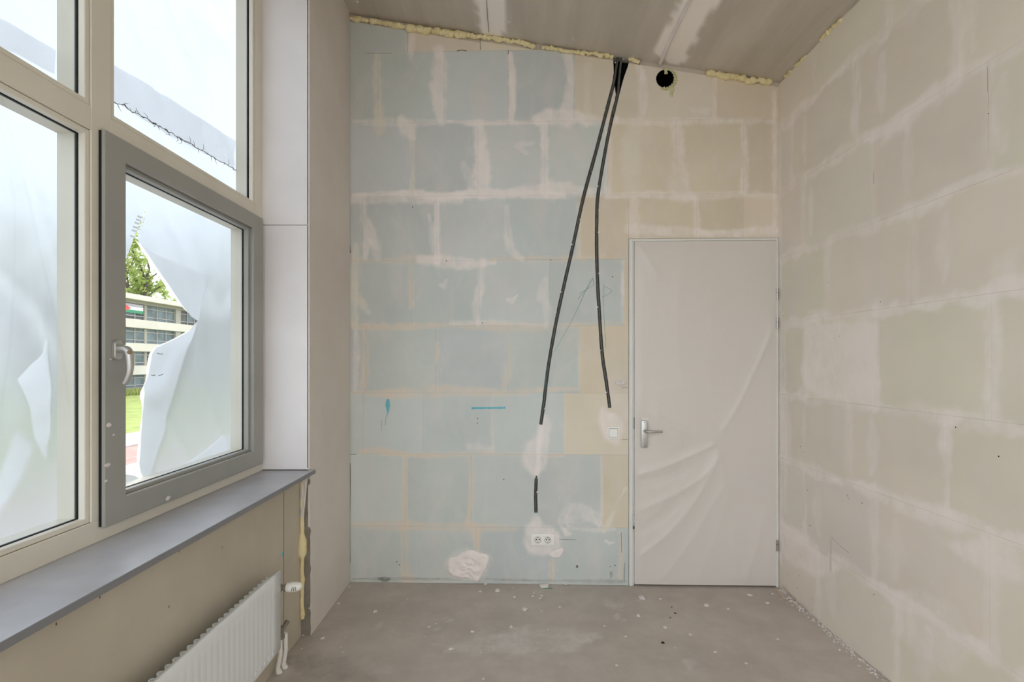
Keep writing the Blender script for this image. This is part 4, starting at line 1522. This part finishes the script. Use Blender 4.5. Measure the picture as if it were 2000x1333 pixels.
# ------------------------------------------------------------------ door
du0, du1 = bk(1238.5, 800)[0], bk(1514.5, 800)[0]
dv0, dv1 = bk(1380, 1143)[1] + 0.004, bk(1380, 472)[1]
dv0 = max(dv0, 0.008)
door = empty('door_1', BK((du0 + du1) / 2, 0, 0), 'white door covered with protective plastic film', kind='structure')
UL = bk(1228, 800)[0]
fr_p = [(UL, 0.0), (du0 - 0.002, 0.0), (du0 - 0.002, dv1 + 0.004), (du1 + 0.002, dv1 + 0.004), (du1 + 0.002, 0.0), (ULEN - 0.004, 0.0), (ULEN - 0.004, vDT - 0.002), (UL, vDT - 0.002)]
MB().prism(fr_p, -0.10, 0.006, BK).build('door_frame', M['framepaint'], door, bevel=0.0015)
MB().prism([(UL + 0.004, 0), (du0 - 0.012, 0), (du0 - 0.012, vDT - 0.01), (UL + 0.004, vDT - 0.01)], 0.005, 0.016, BK).build('frame_bead', M['framepaint'], door, bevel=0.003)
leaf = MB().prism([(du0, dv0), (du1, dv0), (du1, dv1), (du0, dv1)], -0.03, 0.014, BK).build('door_leaf', M['doorpaint'], door, bevel=0.002)
MB().box((du0, 0.0, -0.09), (du1, 0.012, -0.02), BK).build('gap_shade', M['dark'], door)  # dark strip standing in for the shade under the leaf
for px, y0, y1 in ((1516, 565, 585), (1516, 622, 643), (1516, 1054, 1075)):
    u = du1 + 0.002
    v1_, v0_ = bk(px, y0)[1], bk(px, y1)[1]
    hg = MB().lathe(BK(u, v0_, 0.018), (0, 0, 1), [(0, 0.0065), (v1_ - v0_, 0.0065)], 12).build('hinge', M['steel'], door, smooth=40)
    MB().lathe(BK(u, v0_ + (v1_ - v0_) * .62, 0.018), (0, 0, 1), [(0, 0.0069), (0.002, 0.0069)], 12).build('hinge_joint', M['dark'], hg)
# handle
pu0, pv1 = bk(1250.5, 821)
pu1, pv0 = bk(1263.5, 874)
HD = MB().prism(rr(pu0, pu1, pv0, pv1, 0.010), 0.013, 0.030, BK).build('handle_plate', M['alu'], leaf, bevel=0.003, smooth=40, seg=2)
pc = (pu0 + pu1) / 2
lz = bk(1257, 841)[1]
for v in (pv1 - 0.010, pv0 + 0.012):
    MB().lathe(BK(pc, v, 0.0295), BK.n, [(0, 0.003), (0.0012, 0.003)], 10).build('screw', M['dark'], leaf)
lp = [BK(pc, lz, 0.028), BK(pc, lz, 0.050), BK(pc + 0.006, lz, 0.066), BK(pc + 0.018, lz, 0.072), BK(pc + 0.05, lz, 0.072), BK(pc + 0.105, lz + 0.001, 0.070)]
MB().tube(lp, [0.010, 0.010, 0.010, 0.0095, 0.0085, 0.007], 14).build('handle_lever', M['steel'], leaf, smooth=60)
MB().box((du0 - 0.0025, bk(1240, 838)[1], 0.004), (du0 + 0.0, bk(1240, 815)[1], 0.010), BK).build('lock_gap', M['dark'], leaf)
# chipped paint on the frame edge
for py in (985, 992, 1000, 1010, 1018, 1030):
    u, v = bk(1237, py)
    MB().blob(BK(u, v, 0.014), 0.008, (0.5, 0.5, 1.6), 0.6, 1, py).build('paint_chip', M['plaster'] if py < 1025 else M['crack'], door)

# wrinkled film on the leaf
folds = [([(1408, 840), (1440, 790), (1475, 715), (1507, 640)], 9, 5.0), ([(1250, 795), (1310, 830), (1392, 864)], 10, 4.0), ([(1240, 928), (1310, 905), (1392, 868)], 9, 5.5),
         ([(1242, 945), (1290, 936), (1340, 915)], 8, -3.0), ([(1248, 1084), (1300, 1042), (1350, 985), (1395, 905)], 12, 5.0), ([(1246, 995), (1310, 968), (1370, 930), (1400, 890)], 13, 4.0),
         ([(1244, 1035), (1290, 1010), (1330, 970)], 9, -3.0), ([(1455, 1128), (1474, 1070), (1490, 1000)], 10, 3.5), ([(1290, 1130), (1350, 1050), (1410, 950)], 14, 3.5),
         ([(1484, 515), (1450, 545), (1400, 578), (1370, 590)], 14, 3.0), ([(1252, 482), (1268, 515), (1282, 535)], 12, 2.5), ([(1400, 880), (1420, 980), (1440, 1130)], 16, 2.5),
         ([(1360, 1130), (1395, 1050), (1420, 960)], 14, 2.0), ([(1250, 760), (1330, 750), (1420, 760)], 16, 1.5), ([(1330, 500), (1320, 640), (1335, 780)], 30, 1.5),
         ([(1316, 850), (1326, 860), (1328, 872)], 5, 3.0), ([(1390, 600), (1380, 700), (1395, 820)], 26, 1.6)]
FS = []
for pts, w, h in folds:
    FS.append((spline([bk(*p) for p in pts], 0.03), w * S, h * 0.0022))


def fold_h(u, v):
    s = 0.0
    for P, w, h in FS:
        best = 9.0
        for i in range(len(P) - 1):
            a, bq = P[i], P[i + 1]
            ab = bq - a
            t = max(0, min(1, ((u - a.x) * ab.x + (v - a.y) * ab.y) / max(1e-9, ab.length_squared)))
            dx, dy = u - a.x - ab.x * t, v - a.y - ab.y * t
            best = min(best, dx * dx + dy * dy)
        if best < (4 * w) ** 2:
            d = math.sqrt(best) / w
            s += h * math.exp(-d * 1.6) if h > 0 else h * math.exp(-d * d)
    return s


mb = MB()
NU, NV = 84, 190
vs = []
for j in range(NV + 1):
    for i in range(NU + 1):
        u = du0 + 0.003 + (du1 - du0 - 0.006) * i / NU
        v = dv0 + 0.006 + (dv1 - dv0 - 0.010) * j / NV
        e = min(1.0, i / 4, (NU - i) / 4, j / 5, (NV - j) / 5)
        h = fold_h(u, v) + 0.002 * noise.fractal(Vector((u * 3, v * 2, 1)), 0.7, 2, 3)
        # the film is pressed flat round the handle plate
        k = min(1.0, max(0.0, (math.hypot((u - pc) / 0.05, (v - lz) / 0.12) - 1.0)))
        h = max(0.0, h + 0.003) * e * k
        vs.append(BK(u, v, 0.0152 + h))
fs = [(j * (NU + 1) + i, j * (NU + 1) + i + 1, (j + 1) * (NU + 1) + i + 1, (j + 1) * (NU + 1) + i) for j in range(NV) for i in range(NU)
      if not (pu0 - 0.004 < (vs[j * (NU + 1) + i] - BK.o).dot(BK.u) < pu1 + 0.001 and pv0 - 0.012 < vs[j * (NU + 1) + i].z < pv1 + 0.004)]
mb.add(vs, fs)
dfm = mb.build('protective_film', M['doorfilm'], None, smooth=80)
tag(dfm, 'creased translucent protective film stretched over the white door', 'plastic sheet')
for px, py in ((1354, 476), (1452, 478), (1324, 882), (1312, 925), (1310, 931), (1304, 914), (1330, 903)):
    u, v = bk(px, py)
    MB().blob(BK(u, v, 0.021), 0.006, (0.8, .4, 1.2), 0.5, 1, px).build('plaster_dab', M['plaster'], dfm)

# ------------------------------------------------------------------ radiator
XF = -1.052
RY0, RY1 = 0.78, 2.128
RZ1 = EYE + (VY - 1113) / FPX * RY1
RZ0 = EYE + (VY - 1272) / FPX * RY1
rad = empty('radiator', (XF - 0.035, (RY0 + RY1) / 2, RZ0), 'low white panel radiator on the wall below the sill', 'radiator')
# fluted front panel: vertical grooves between a flat top and a flat bottom rim
prof = []
pitch = 0.0333
n = int((RY1 - RY0 - 0.06) / pitch)
y = RY0
cols = [(RY0, 0.0), (RY0 + 0.028, 0.0)]
for k in range(n):
    a = RY0 + 0.03 + k * pitch
    cols += [(a + 0.002, 0.0), (a + 0.006, -0.0007), (a + 0.011, -0.0007), (a + 0.015, 0.0)]
cols += [(RY1, 0.0)]
zl = [(RZ0, -0.012, 0), (RZ0 + 0.006, -0.002, 0), (RZ0 + 0.012, 0, 0), (RZ0 + 0.044, 0, 0), (RZ0 + 0.056, 0, 1), (RZ1 - 0.056, 0, 1), (RZ1 - 0.044, 0, 0), (RZ1 - 0.010, 0, 0), (RZ1 - 0.003, -0.003, 0), (RZ1, -0.012, 0)]
mb = MB()
vs = [(XF + dx + g * k, yv, z) for (z, dx, k) in zl for (yv, g) in cols]
nc = len(cols)
fs = [(j * nc + i, j * nc + i + 1, (j + 1) * nc + i + 1, (j + 1) * nc + i) for j in range(len(zl) - 1) for i in range(nc - 1)]
mb.add(vs, fs)
pnl = mb.build('front_panel', M['rad'], rad, smooth=40)
md = pnl.modifiers.new('thick', 'SOLIDIFY')
md.thickness = 0.010
md.offset = -1 if pnl.data.polygons[0].normal.x > 0 else 1
# pressed dimples along the bottom rim
for k in range(n):
    a = RY0 + 0.03 + k * pitch
    MB().blob((XF - 0.0005, a + 0.018, RZ0 + 0.030), 0.009, (0.22, 0.8, 1.25), 0.0, 2).build('dimple', M['rad'], pnl, smooth=80)
# convector sheet behind the panel
mb = MB()
vs, fs = [], []
K = int((RY1 - RY0 - 0.08) / 0.00833)
shape = (0, 0, 1, 1)
for k in range(K):
    yv = RY0 + 0.04 + k * 0.00833
    xo = XF - 0.013 - 0.024 * shape[k % 4]
    for z in (RZ0 + 0.02, RZ1 - 0.010):
        vs.append((xo, yv, z))
for k in range(K - 1): fs.append((2 * k, 2 * k + 2, 2 * k + 3, 2 * k + 1))
mb.add(vs, fs)
cv = mb.build('convector', M['rad'], rad)
sd = cv.modifiers.new('thick', 'SOLIDIFY')
sd.thickness = 0.0016
for yb in (RY0 + 0.25, RY1 - 0.25):
    MB().box((XB + 0.0005, yb - 0.015, RZ0 + 0.04), (XF - 0.046, yb + 0.015, RZ1 - 0.08)).build('wall_bracket', M['rad'], rad, bevel=0.002)
# upper valve with thermostatic head
VYV, VZV = 2.185, 0.444
MB().tube([(XF - 0.030, RY1 - 0.01, VZV), (XF - 0.030, VYV + 0.005, VZV)], 0.012, 12).build('valve_tail', M['valve'], rad, smooth=50)
vb = MB().lathe((XF - 0.048, VYV, VZV), (1, 0.12, 0), [(0, 0.013), (0.010, 0.017), (0.022, 0.017), (0.026, 0.012), (0.036, 0.012), (0.037, 0.018), (0.046, 0.018)], 14).build('valve_body', M['valve'], rad, smooth=40)
th = MB().lathe((XF - 0.006, VYV + 0.006, VZV), (1, 0.14, 0.03), [(0, 0.017), (0.004, 0.0215), (0.022, 0.0225), (0.046, 0.0215), (0.062, 0.017), (0.069, 0.010), (0.071, 0.0)], 24).build('thermostat_head', M['whiteplastic'], rad, smooth=50)
for k in range(3):
    x_ = XF + 0.030 + k * 0.008
    r_ = 0.0222 - 0.0006 * k
    MB().tube([Vector((x_ + 0.004 * math.sin(w), VYV + 0.008 - r_ * math.cos(w), VZV + 0.002 + r_ * math.sin(w))) for w in (-.45, -.2, 0, .2, .45)], 0.0012, 6).build('grip_slot', M['crack'], th)
# return valve and the two white pipes
MB().tube([(XF - 0.030, RY1 - 0.01, RZ0 + 0.050), (XF - 0.030, VYV + 0.01, RZ0 + 0.050)], 0.011, 12).build('valve_tail', M['valve'], rad, smooth=50)
MB().lathe((XF - 0.030, VYV + 0.005, RZ0 + 0.020), (0, 0, 1), [(0, 0.017), (0.014, 0.017), (0.016, 0.013), (0.040, 0.015), (0.052, 0.015)], 14).build('return_valve', M['valve'], rad, smooth=40)
MB().tube([(XF - 0.030, VYV + 0.01, RZ0 + 0.050), (XF - 0.02, VYV + 0.05, RZ0 + 0.075)], [0.010, 0.012], 12).build('valve_cap', M['valve'], rad, smooth=40)
for (px, py, dx, top) in ((545, 1315, -0.035, RZ0 + 0.02), (556, 1305, -0.024, RZ0 + 0.025)):
    fx, fy = fl(px, py)
    P = [(XF + dx, VYV + 0.008 + (0.03 if dx > -0.03 else 0), top), (XF + dx - 0.004, VYV + 0.02 + (0.03 if dx > -0.03 else 0), top * 0.6), (fx, fy - 0.012, 0.03), (fx, fy, 0.004), (fx, fy, 0.0)]
    MB().tube(P, [0.009, 0.0092, 0.0105, 0.014, 0.015], 14).build('supply_pipe', M['whiteplastic'], rad, smooth=60)

# ------------------------------------------------------------------ debris on the floor
random.seed(11)
chips = [(1063, 1146, 9), (972, 1155, 5), (938, 1157, 3), (888, 1139, 3), (948, 1142, 3), (1005, 1167, 3), (1041, 1166, 4), (1043, 1160, 3), (1058, 1165, 3), (1055, 1170, 3), (682, 1147, 3),
         (661, 1180, 3), (593, 1241, 5), (630, 1248, 4), (733, 1196, 4), (881, 1269, 5), (1104, 1142, 4), (1254, 1170, 6), (1025, 1192, 5), (1380, 1184, 5), (1422, 1191, 3), (1498, 1179, 4), (1299, 1227, 4), (1397, 1275, 4),
         (1204, 1301, 3), (1181, 1224, 3), (923, 1235, 4), (838, 1226, 3), (1222, 1245, 3), (1247, 1204, 4), (1464, 1164, 5), (1290, 1171, 3), (1094, 1187, 3), (1519, 1250, 3), (1457, 1297, 3), (944, 1328, 3), (1349, 1241, 3),
         (998, 1226, 3), (1058, 1195, 2), (1034, 1141, 3), (1509, 1161, 3)]
ORD = ['leftmost', 'second', 'third', 'fourth', 'fifth', 'sixth', 'seventh', 'eighth', 'ninth', 'tenth', 'eleventh', 'twelfth', 'thirteenth', 'fourteenth', 'fifteenth', 'sixteenth']
areas = {}
for i, (px, py, r) in enumerate(chips):
    a = 'on the concrete floor beside the white pier' if px < 750 else 'before the door' if px > 1230 else 'at the foot of the blue wall' if py < 1173 else 'out on the middle of the concrete floor'
    areas.setdefault(a, []).append((px, py, i))
chip_label = {}
for a, q in areas.items():
    for k, (px, py, i) in enumerate(sorted(q)):
        chip_label[i] = ('%s white plaster chip %s' if k == 0 else '%s white plaster chip from the left %s') % (ORD[k], a)
chip_label[0] = 'largest white plaster flake on the floor below the double socket'
for i, (px, py, r) in enumerate(chips):
    x, y = fl(px, py)
    rr_ = r * y / FPX * 0.95
    mb = MB().blob((x, y, rr_ * 0.22), rr_, (1.1, random.uniform(0.7, 1.6), 0.28), 0.6, 1 if r < 5 else 2, i * 2.7, 2.0)
    o = mb.build('plaster_chip', M['plaster'], None)
    lab, grp = chip_label[i], 'plaster chips on the floor'
    tag(o, lab, 'plaster chip', grp)
x, y = fl(1070, 1150)
tag(MB().box((x - 0.035, y - 0.004, 0.0), (x + 0.03, y + 0.003, 0.003)).build('tape_scrap', M['green'], None), 'thin green scrap beside the largest plaster flake', 'scrap')
x0, y0 = fl(1518, 1154)
x1, y1 = fl(1531, 1171)
d = Vector((x1 - x0, y1 - y0, 0))
nn = Vector((-d.y, d.x, 0)).normalized() * 0.008
mb = MB()
vs = [Vector((x0, y0, 0)) + nn, Vector((x0, y0, 0)) - nn, Vector((x1, y1, 0)) - nn, Vector((x1, y1, 0)) + nn]
mb.add([v + Vector((0, 0, 0.0)) for v in vs] + [v + Vector((0, 0, 0.008)) for v in vs], [(3, 2, 1, 0), (4, 5, 6, 7), (0, 1, 5, 4), (1, 2, 6, 5), (2, 3, 7, 6), (3, 0, 4, 7)])
tag(mb.build('wood_sliver', M['wood'], None, bevel=0.001), 'pale wooden sliver on the floor by the right door jamb', 'wood offcut')
for i, (px, py, r) in enumerate(((1295, 1257, 4), (1319, 1199, 3), (1309, 1208, 2), (1312, 1187, 2))):
    x, y = fl(px, py)
    rr_ = r * y / FPX * 0.8
    tag(MB().blob((x, y, rr_ * .3), rr_, (1.2, 1, .4), 0.5, 1, i).build('dark_crumb', M['crack'], None), ('largest dark crumb on the concrete floor, nearest the viewer', 'dark crumb before the door, right one of the small three', 'dark crumb before the door, left one of the small three', 'dark crumb before the door, farthest from the viewer')[i], 'crumb', 'dark crumbs on the floor')
# rubble line along the foot of the right wall
mb = MB()
rnd = random.Random(2)
for k in range(420):
    y = 3.08 - 1.35 * rnd.random() ** 1.1
    r = rnd.uniform(0.0015, 0.0055)
    o_ = abs(rnd.gauss(0, 0.022)) + r
    mb.blob((XR - o_, y, r * .4), r, (1, 1.2, .7), 0.4, 1, k)
ob = mb.build('plaster_rubble', M['plaster'], None)
tag(ob, 'line of fine white plaster rubble along the foot of the right wall', 'rubble', kind='stuff')
# dust smears and darker strokes on the floor
FLF = lambda u, v, d: Vector((u, v, d))


def fsm(pts, w, a, rgb=lin((216, 210, 206))[:3]):
    smear('floor', [fl(*p) for p in pts], w, rgb, a)


for pts, w, a in (([(880, 1270), (960, 1255), (1060, 1250), (1160, 1245)], [.06, .24, .26, .10], .6), ([(1338, 1288), (1350, 1298), (1345, 1312)], [.03, .06, .03], .6), ([(858, 1204), (880, 1212)], [.02, .03], .5),
                  ([(835, 1226), (860, 1228)], [.015, .02], .6), ([(1184, 1172), (1200, 1184), (1218, 1182)], [.03, .09, .03], .45), ([(1200, 1200), (1215, 1212)], [.02, .03], .5), ([(736, 1228), (742, 1216)], [.015, .02], .5),
                  ([(775, 1182), (790, 1178)], [.02, .02], .5), ([(1095, 1275), (1120, 1268)], [.03, .04], .4), ([(1240, 1174), (1270, 1172)], [.02, .04], .4), ([(610, 1310), (680, 1300), (760, 1310)], [.05, .12, .06], .25)):
    fsm(pts, w, a)
fsm([(560, 1290), (640, 1305), (720, 1330)], [.08, .2, .1], .35, lin((120, 112, 104))[:3])  # darker stroke across the floor at the left
fsm([(690, 1138), (800, 1139), (920, 1140), (1060, 1142), (1220, 1145)], [.02, .03, .025, .03, .03], .5, lin((120, 112, 102))[:3])  # darker stroke along the foot of the back wall

# ------------------------------------------------------------------ spread the recorded strokes
def uv_back(w):
    r = w - np.array(BK.o)
    return r @ np.array(BK.u), w[:, 2], r @ np.array(BK.n)


spread(blocks_back, uv_back, 'back', BK.n, 0.0007)
spread(blocks_right, lambda w: (YCR - w[:, 1], w[:, 2], XR - w[:, 0]), 'right', RT.n, 0.0009)
grid_cut(floor, ((1, 0, 0), (0, 1, 0)), 0.028)
spread([floor], lambda w: (w[:, 0], w[:, 1], w[:, 2]), 'floor')
grid_cut(ceiling, ((1, 0, 0), (0, 1, 0)), 0.028)
spread([ceiling], lambda w: (w[:, 0], w[:, 1], w[:, 2]), 'ceiling')

# ------------------------------------------------------------------ outdoors
GZ = -2.6
M['lawn'] = simple('lawn_grass', (132, 142, 74), (156, 168, 94), sc=1.4, rough=0.9, bump=0.6, bsc=8)
M['kerb'] = simple('light_paving', (186, 180, 173), (172, 166, 159), sc=3, rough=0.85)
M['redbrick'] = simple('red_road_brick', (176, 128, 122), (190, 146, 140), sc=2, rough=0.85)
M['bwhite'] = simple('white_band_paint', (202, 196, 187), (192, 186, 177), sc=0.4, rough=0.7)
M['bgrey'] = simple('grey_concrete_pier', (150, 146, 138), rough=0.8)
M['bframe'] = simple('grey_window_frame', (150, 146, 142), rough=0.6)
M['pane_dark'] = simple('dark_far_glass', (44, 46, 46), (76, 78, 78), sc=0.9, rough=0.35, spec=0.25)
M['pane_pale'] = simple('curtained_far_glass', (104, 118, 124), (76, 86, 90), sc=0.8, rough=0.4, spec=0.25)
M['plinth'] = simple('brown_brick_plinth', (140, 118, 108), (120, 102, 94), sc=3, rough=0.85)
M['leaf'] = None
t = NT('tree_leaf')
lc = t.ramp(t.noise((1, 1, 1), 0.8, 3), 0.35, 0.65, lin((148, 170, 84)), lin((202, 210, 140)))
df = t.new('ShaderNodeBsdfDiffuse')
tl = t.new('ShaderNodeBsdfTranslucent')
t.link(lc, df.inputs['Color'])
t.link(lc, tl.inputs['Color'])
mx = t.new('ShaderNodeMixShader')
mx.inputs[0].default_value = 0.45
t.link(df.outputs[0], mx.inputs[1])
t.link(tl.outputs[0], mx.inputs[2])
M['leaf'] = t.done(mx)
M['darkleaf'] = simple('dark_hedge_leaf', (84, 110, 66), (110, 134, 84), sc=2, rough=0.8)
M['bark'] = simple('grey_bark', (98, 90, 76), (74, 68, 58), sc=3, rough=0.9)

grd = MB().box((-11.0, -80, GZ - 0.5), (90, 200, GZ - 0.02)).build('street_ground', M['kerb'], None, org=(20, 40, GZ))
tag(grd, 'paved ground round the building', 'ground', kind='structure')
lawn = MB().box((-120, -60, GZ - 0.5), (-21.8, 200, GZ)).build('lawn', M['lawn'], None, org=(-60, 60, GZ))
tag(lawn, 'green lawn in front of the apartment block', 'lawn', kind='structure')
road = MB().box((-18.4, -60, GZ - 0.5), (-15.2, 200, GZ - 0.01)).build('brick_road', M['redbrick'], None, org=(-17, 60, GZ))
tag(road, 'red brick road between pale pavements', 'road', kind='structure')
kb = MB().box((-18.5, -60, GZ - 0.4), (-18.35, 200, GZ + 0.02)).build('kerb_strip', M['bgrey'], None, org=(-18.4, 60, GZ))
tag(kb, 'grey kerb beside the red brick road', 'kerb', kind='structure')


def pavement(name, x0, x1, y0, y1, sx, sy, label):
    base = MB().box((x0, -60, GZ - 0.5), (x1, 200, GZ - 0.03)).build(name, M['kerb'], None, org=((x0 + x1) / 2, 20, GZ))
    tag(base, label, 'pavement', kind='structure')
    src = None
    nx, ny = int(round((x1 - x0) / sx)), int(round((y1 - y0) / sy))
    sx = (x1 - x0) / nx
    for i in range(nx):
        for j in range(ny):
            o = (x0 + (i + .5) * sx, y0 + (j + .5) * sy, GZ - 0.03)
            if src is None:
                src = MB().box((o[0] - sx / 2 + .008, o[1] - sy / 2 + .008, o[2]), (o[0] + sx / 2 - .008, o[1] + sy / 2 - .008, GZ)).build('paving_slab', M['kerb'], base, org=o, bevel=0.004)
            else:
                copy_obj(src, base, o)


pavement('near_pavement', -15.2, -11.0, 12.5, 20.5, 0.6, 0.6, 'pale slab pavement nearest the window')
pavement('far_pavement', -21.8, -18.5, 20.0, 30.0, 0.8, 0.8, 'pale slab pavement between road and lawn')

# apartment block
BX = -48.0
bld = empty('apartment_building', (BX - 5, 66, GZ), 'white four storey apartment block seen through the torn film', 'building')
YA, YB = 40.0, 112.0
lev_z = [(-2.0, -0.28), (0.86, 2.70), (3.72, 5.70), (6.78, 8.80)]
MB().box((BX - 11, YA, GZ - 0.3), (BX - 0.6, YB, 8.9)).build('building_core', M['pane_dark'], bld)
prev = GZ
for k, (z0, z1) in enumerate(lev_z):
    if k == 0:
        MB().box((BX - 0.7, YA, GZ - 0.3), (BX, YB, z0)).build('plinth', M['plinth'], bld)
    else:
        MB().box((BX - 0.7, YA, lev_z[k - 1][1]), (BX + 0.08, YB, z0)).build('floor_band', M['bwhite'], bld)
MB().box((BX - 0.7, YA, 8.80), (BX, YB, 9.2)).build('soffit_band', M['bgrey'], bld)
MB().box((BX - 11.5, YA - 0.5, 9.15), (BX + 0.9, YB + 0.5, 9.8)).build('roof_slab', M['bwhite'], bld, bevel=0.03)
per = 11.2
wins = {}
rnd = random.Random(9)
for k in range(-2, 4):
    for (a, c) in ((56.9, 61.6), (62.0, 67.1)):
        y0, y1 = a + per * k, c + per * k
        if y0 < YA or y1 > YB: continue
        for (z0, z1) in lev_z:
            org = (BX - 0.3, (y0 + y1) / 2, z0)
            key = (a, round(z1 - z0, 2))
            h = z1 - z0
            xs_ = [-(y1 - y0) / 2 + (y1 - y0) * q for q in (0, 0.36, 0.68, 1.0)]
            zs_ = [0, 0.22 * h, 0.76 * h, h]
            if key not in wins:
                mb = MB()
                for q in xs_: mb.box((-0.12, max(xs_[0], q - 0.06), 0), (0.0, min(xs_[-1], q + 0.06), h))
                for q in zs_: mb.box((-0.12, xs_[0], max(0, q - 0.05)), (-0.01, xs_[-1], min(h, q + 0.05)))
                mb.v = [v + Vector(org) for v in mb.v]
                w = mb.build('window', M['bframe'], bld, org=org)
                ps = []
                for i in range(3):
                    for j in range(3):
                        o2 = (BX - 0.38, org[1] + (xs_[i] + xs_[i + 1]) / 2, z0 + zs_[j])
                        ps.append(MB().box((o2[0] - 0.02, org[1] + xs_[i] + .05, z0 + zs_[j] + .04), (o2[0], org[1] + xs_[i + 1] - .05, z0 + zs_[j + 1] - .04)).build('pane', M['pane_dark'], w, org=o2))
                wins[key] = (w, ps)
            else:
                w0, ps0 = wins[key]
                w = copy_obj(w0, bld, org)
                ps = [copy_obj(p, w, WL[p] - WL[w0] + Vector(org)) for p in ps0]
            pale = rnd.random() < 0.45
            for p in ps:
                if pale or rnd.random() < 0.15:
                    p.data = p.data if p.data.users == 1 else p.data.copy()
                    p.data.materials[0] = M['pane_pale']
    for (a, c) in ((61.6, 62.0), (67.1, 68.1)):
        y0, y1 = a + per * k, c + per * k
        if y0 < YA or y1 > YB: continue
        for (z0, z1) in lev_z:
            MB().box((BX - 0.6, y0, z0), (BX - (0.1 if c - a > .6 else .25), y1, z1)).build('facade_pier', M['bgrey'], bld)
# flag hung behind the top floor window
fy0, fy1, fz0, fz1 = 58.1, 61.3, 7.55, 8.70
flag = empty('flag', (BX - 0.2, (fy0 + fy1) / 2, fz0), 'flag with red triangle and horizontal stripes in a top floor window', 'flag')
for i, c in enumerate(((70, 140, 110), (236, 236, 236), (178, 172, 186))):
    z0 = fz0 + (fz1 - fz0) * i / 3
    MB().box((BX - 0.22, fy0, z0), (BX - 0.20, fy1, z0 + (fz1 - fz0) / 3)).build('flag_stripe', simple('flag_colour_%d' % i, c, rough=0.8), flag)
MB().prism([(fy0, fz0), (fy0 + 1.25, (fz0 + fz1) / 2), (fy0, fz1)], 0, 0.012, lambda u, v, d: Vector((BX - 0.2 + d, u, v))).build('flag_triangle', simple('flag_red', (222, 92, 96), rough=0.8), flag)


# trees behind the block, tall weeds along its foot
def tree(base, h, seed, label, spread=6.5, leaves=9000, mat='leaf', lsz=0.20, z0=3.0):
    rnd = random.Random(seed)
    root = empty('tree', base, label, 'tree', 'trees behind the apartment block')
    B = Vector(base)
    mb = MB()
    tips = []

    def grow(p, d, L, r, depth):
        pts = [p]
        q = p
        for i in range(4):
            d = (d + Vector((rnd.uniform(-.16, .16), rnd.uniform(-.16, .16), rnd.uniform(-.02, .10)))).normalized()
            q = q + d * (L / 4)
            pts.append(q)
        mb.tube(pts, [r * (1 - 0.45 * i / 4) for i in range(5)], 6 if depth < 2 else 4, caps=False)
        if depth >= 2: tips.extend(pts[2:])
        if depth >= 4: return
        for k in range(3 if depth else 6):
            a = rnd.uniform(0, 2 * math.pi)
            tilt = rnd.uniform(0.35, 0.9)
            nd = (d * math.cos(tilt) + (d.orthogonal().normalized() * math.cos(a) + d.cross(d.orthogonal()).normalized() * math.sin(a)) * math.sin(tilt)).normalized()
            grow(pts[rnd.choice((2, 3, 4))], nd, L * rnd.uniform(0.55, 0.8), r * 0.5, depth + 1)
    grow(B, Vector((0, 0, 1)), h * 0.42, h * 0.022, 0)
    mb.build('trunk', M['bark'], root, org=base)
    lv = MB()
    for k in range(leaves):
        c = rnd.choice(tips) + Vector((rnd.gauss(0, .45), rnd.gauss(0, .45), rnd.gauss(0, .38)))
        n = Vector((rnd.gauss(0, 1), rnd.gauss(0, 1), rnd.gauss(0.5, 1))).normalized()
        a = n.orthogonal().normalized() * lsz * rnd.uniform(.7, 1.3)
        e = n.cross(a) * 0.55
        lv.add([c - a, c + e, c + a, c - e], [(0, 1, 2, 3)])
    f = bpy.data.meshes.new('foliage')
    f.from_pydata([tuple(v - B) for v in lv.v], [], lv.f)
    f.materials.append(M[mat])
    fo_ = link_mesh('foliage', f, root, base)
    fo_['kind'] = 'stuff'
    return root


tree((-69, 88, GZ), 30, 3, 'light green leafy tree rising above the block roof, left of the rip', leaves=17000, lsz=0.30)
tree((-78, 124, GZ), 25, 5, 'light green leafy tree behind the right half of the block', leaves=9000)
tree((-80, 62, GZ), 25, 14, 'leafy tree behind the near end of the block', leaves=16000, lsz=0.26)
mb = MB()
rnd = random.Random(6)
for k in range(5000):
    y = rnd.uniform(48, 84)
    x = BX + rnd.uniform(0.3, 3.2)
    h = rnd.uniform(0.25, 0.9)
    w = rnd.uniform(.04, .10)
    a = rnd.uniform(0, 6.28)
    p = Vector((x, y, GZ))
    s = Vector((math.cos(a), math.sin(a), 0)) * w
    l = Vector((rnd.uniform(-.2, .2), rnd.uniform(-.2, .2), h))
    mb.add([p - s, p + s, p + l], [(0, 1, 2)])
me = bpy.data.meshes.new('weeds')
me.from_pydata([tuple(v - Vector((BX + 1.5, 66, GZ))) for v in mb.v], [], mb.f)
me.materials.append(M['lawn'])
w_ = link_mesh('tall_weeds', me, None, (BX + 1.5, 66, GZ))
tag(w_, 'tall green weeds along the foot of the apartment block', 'weeds', kind='stuff')
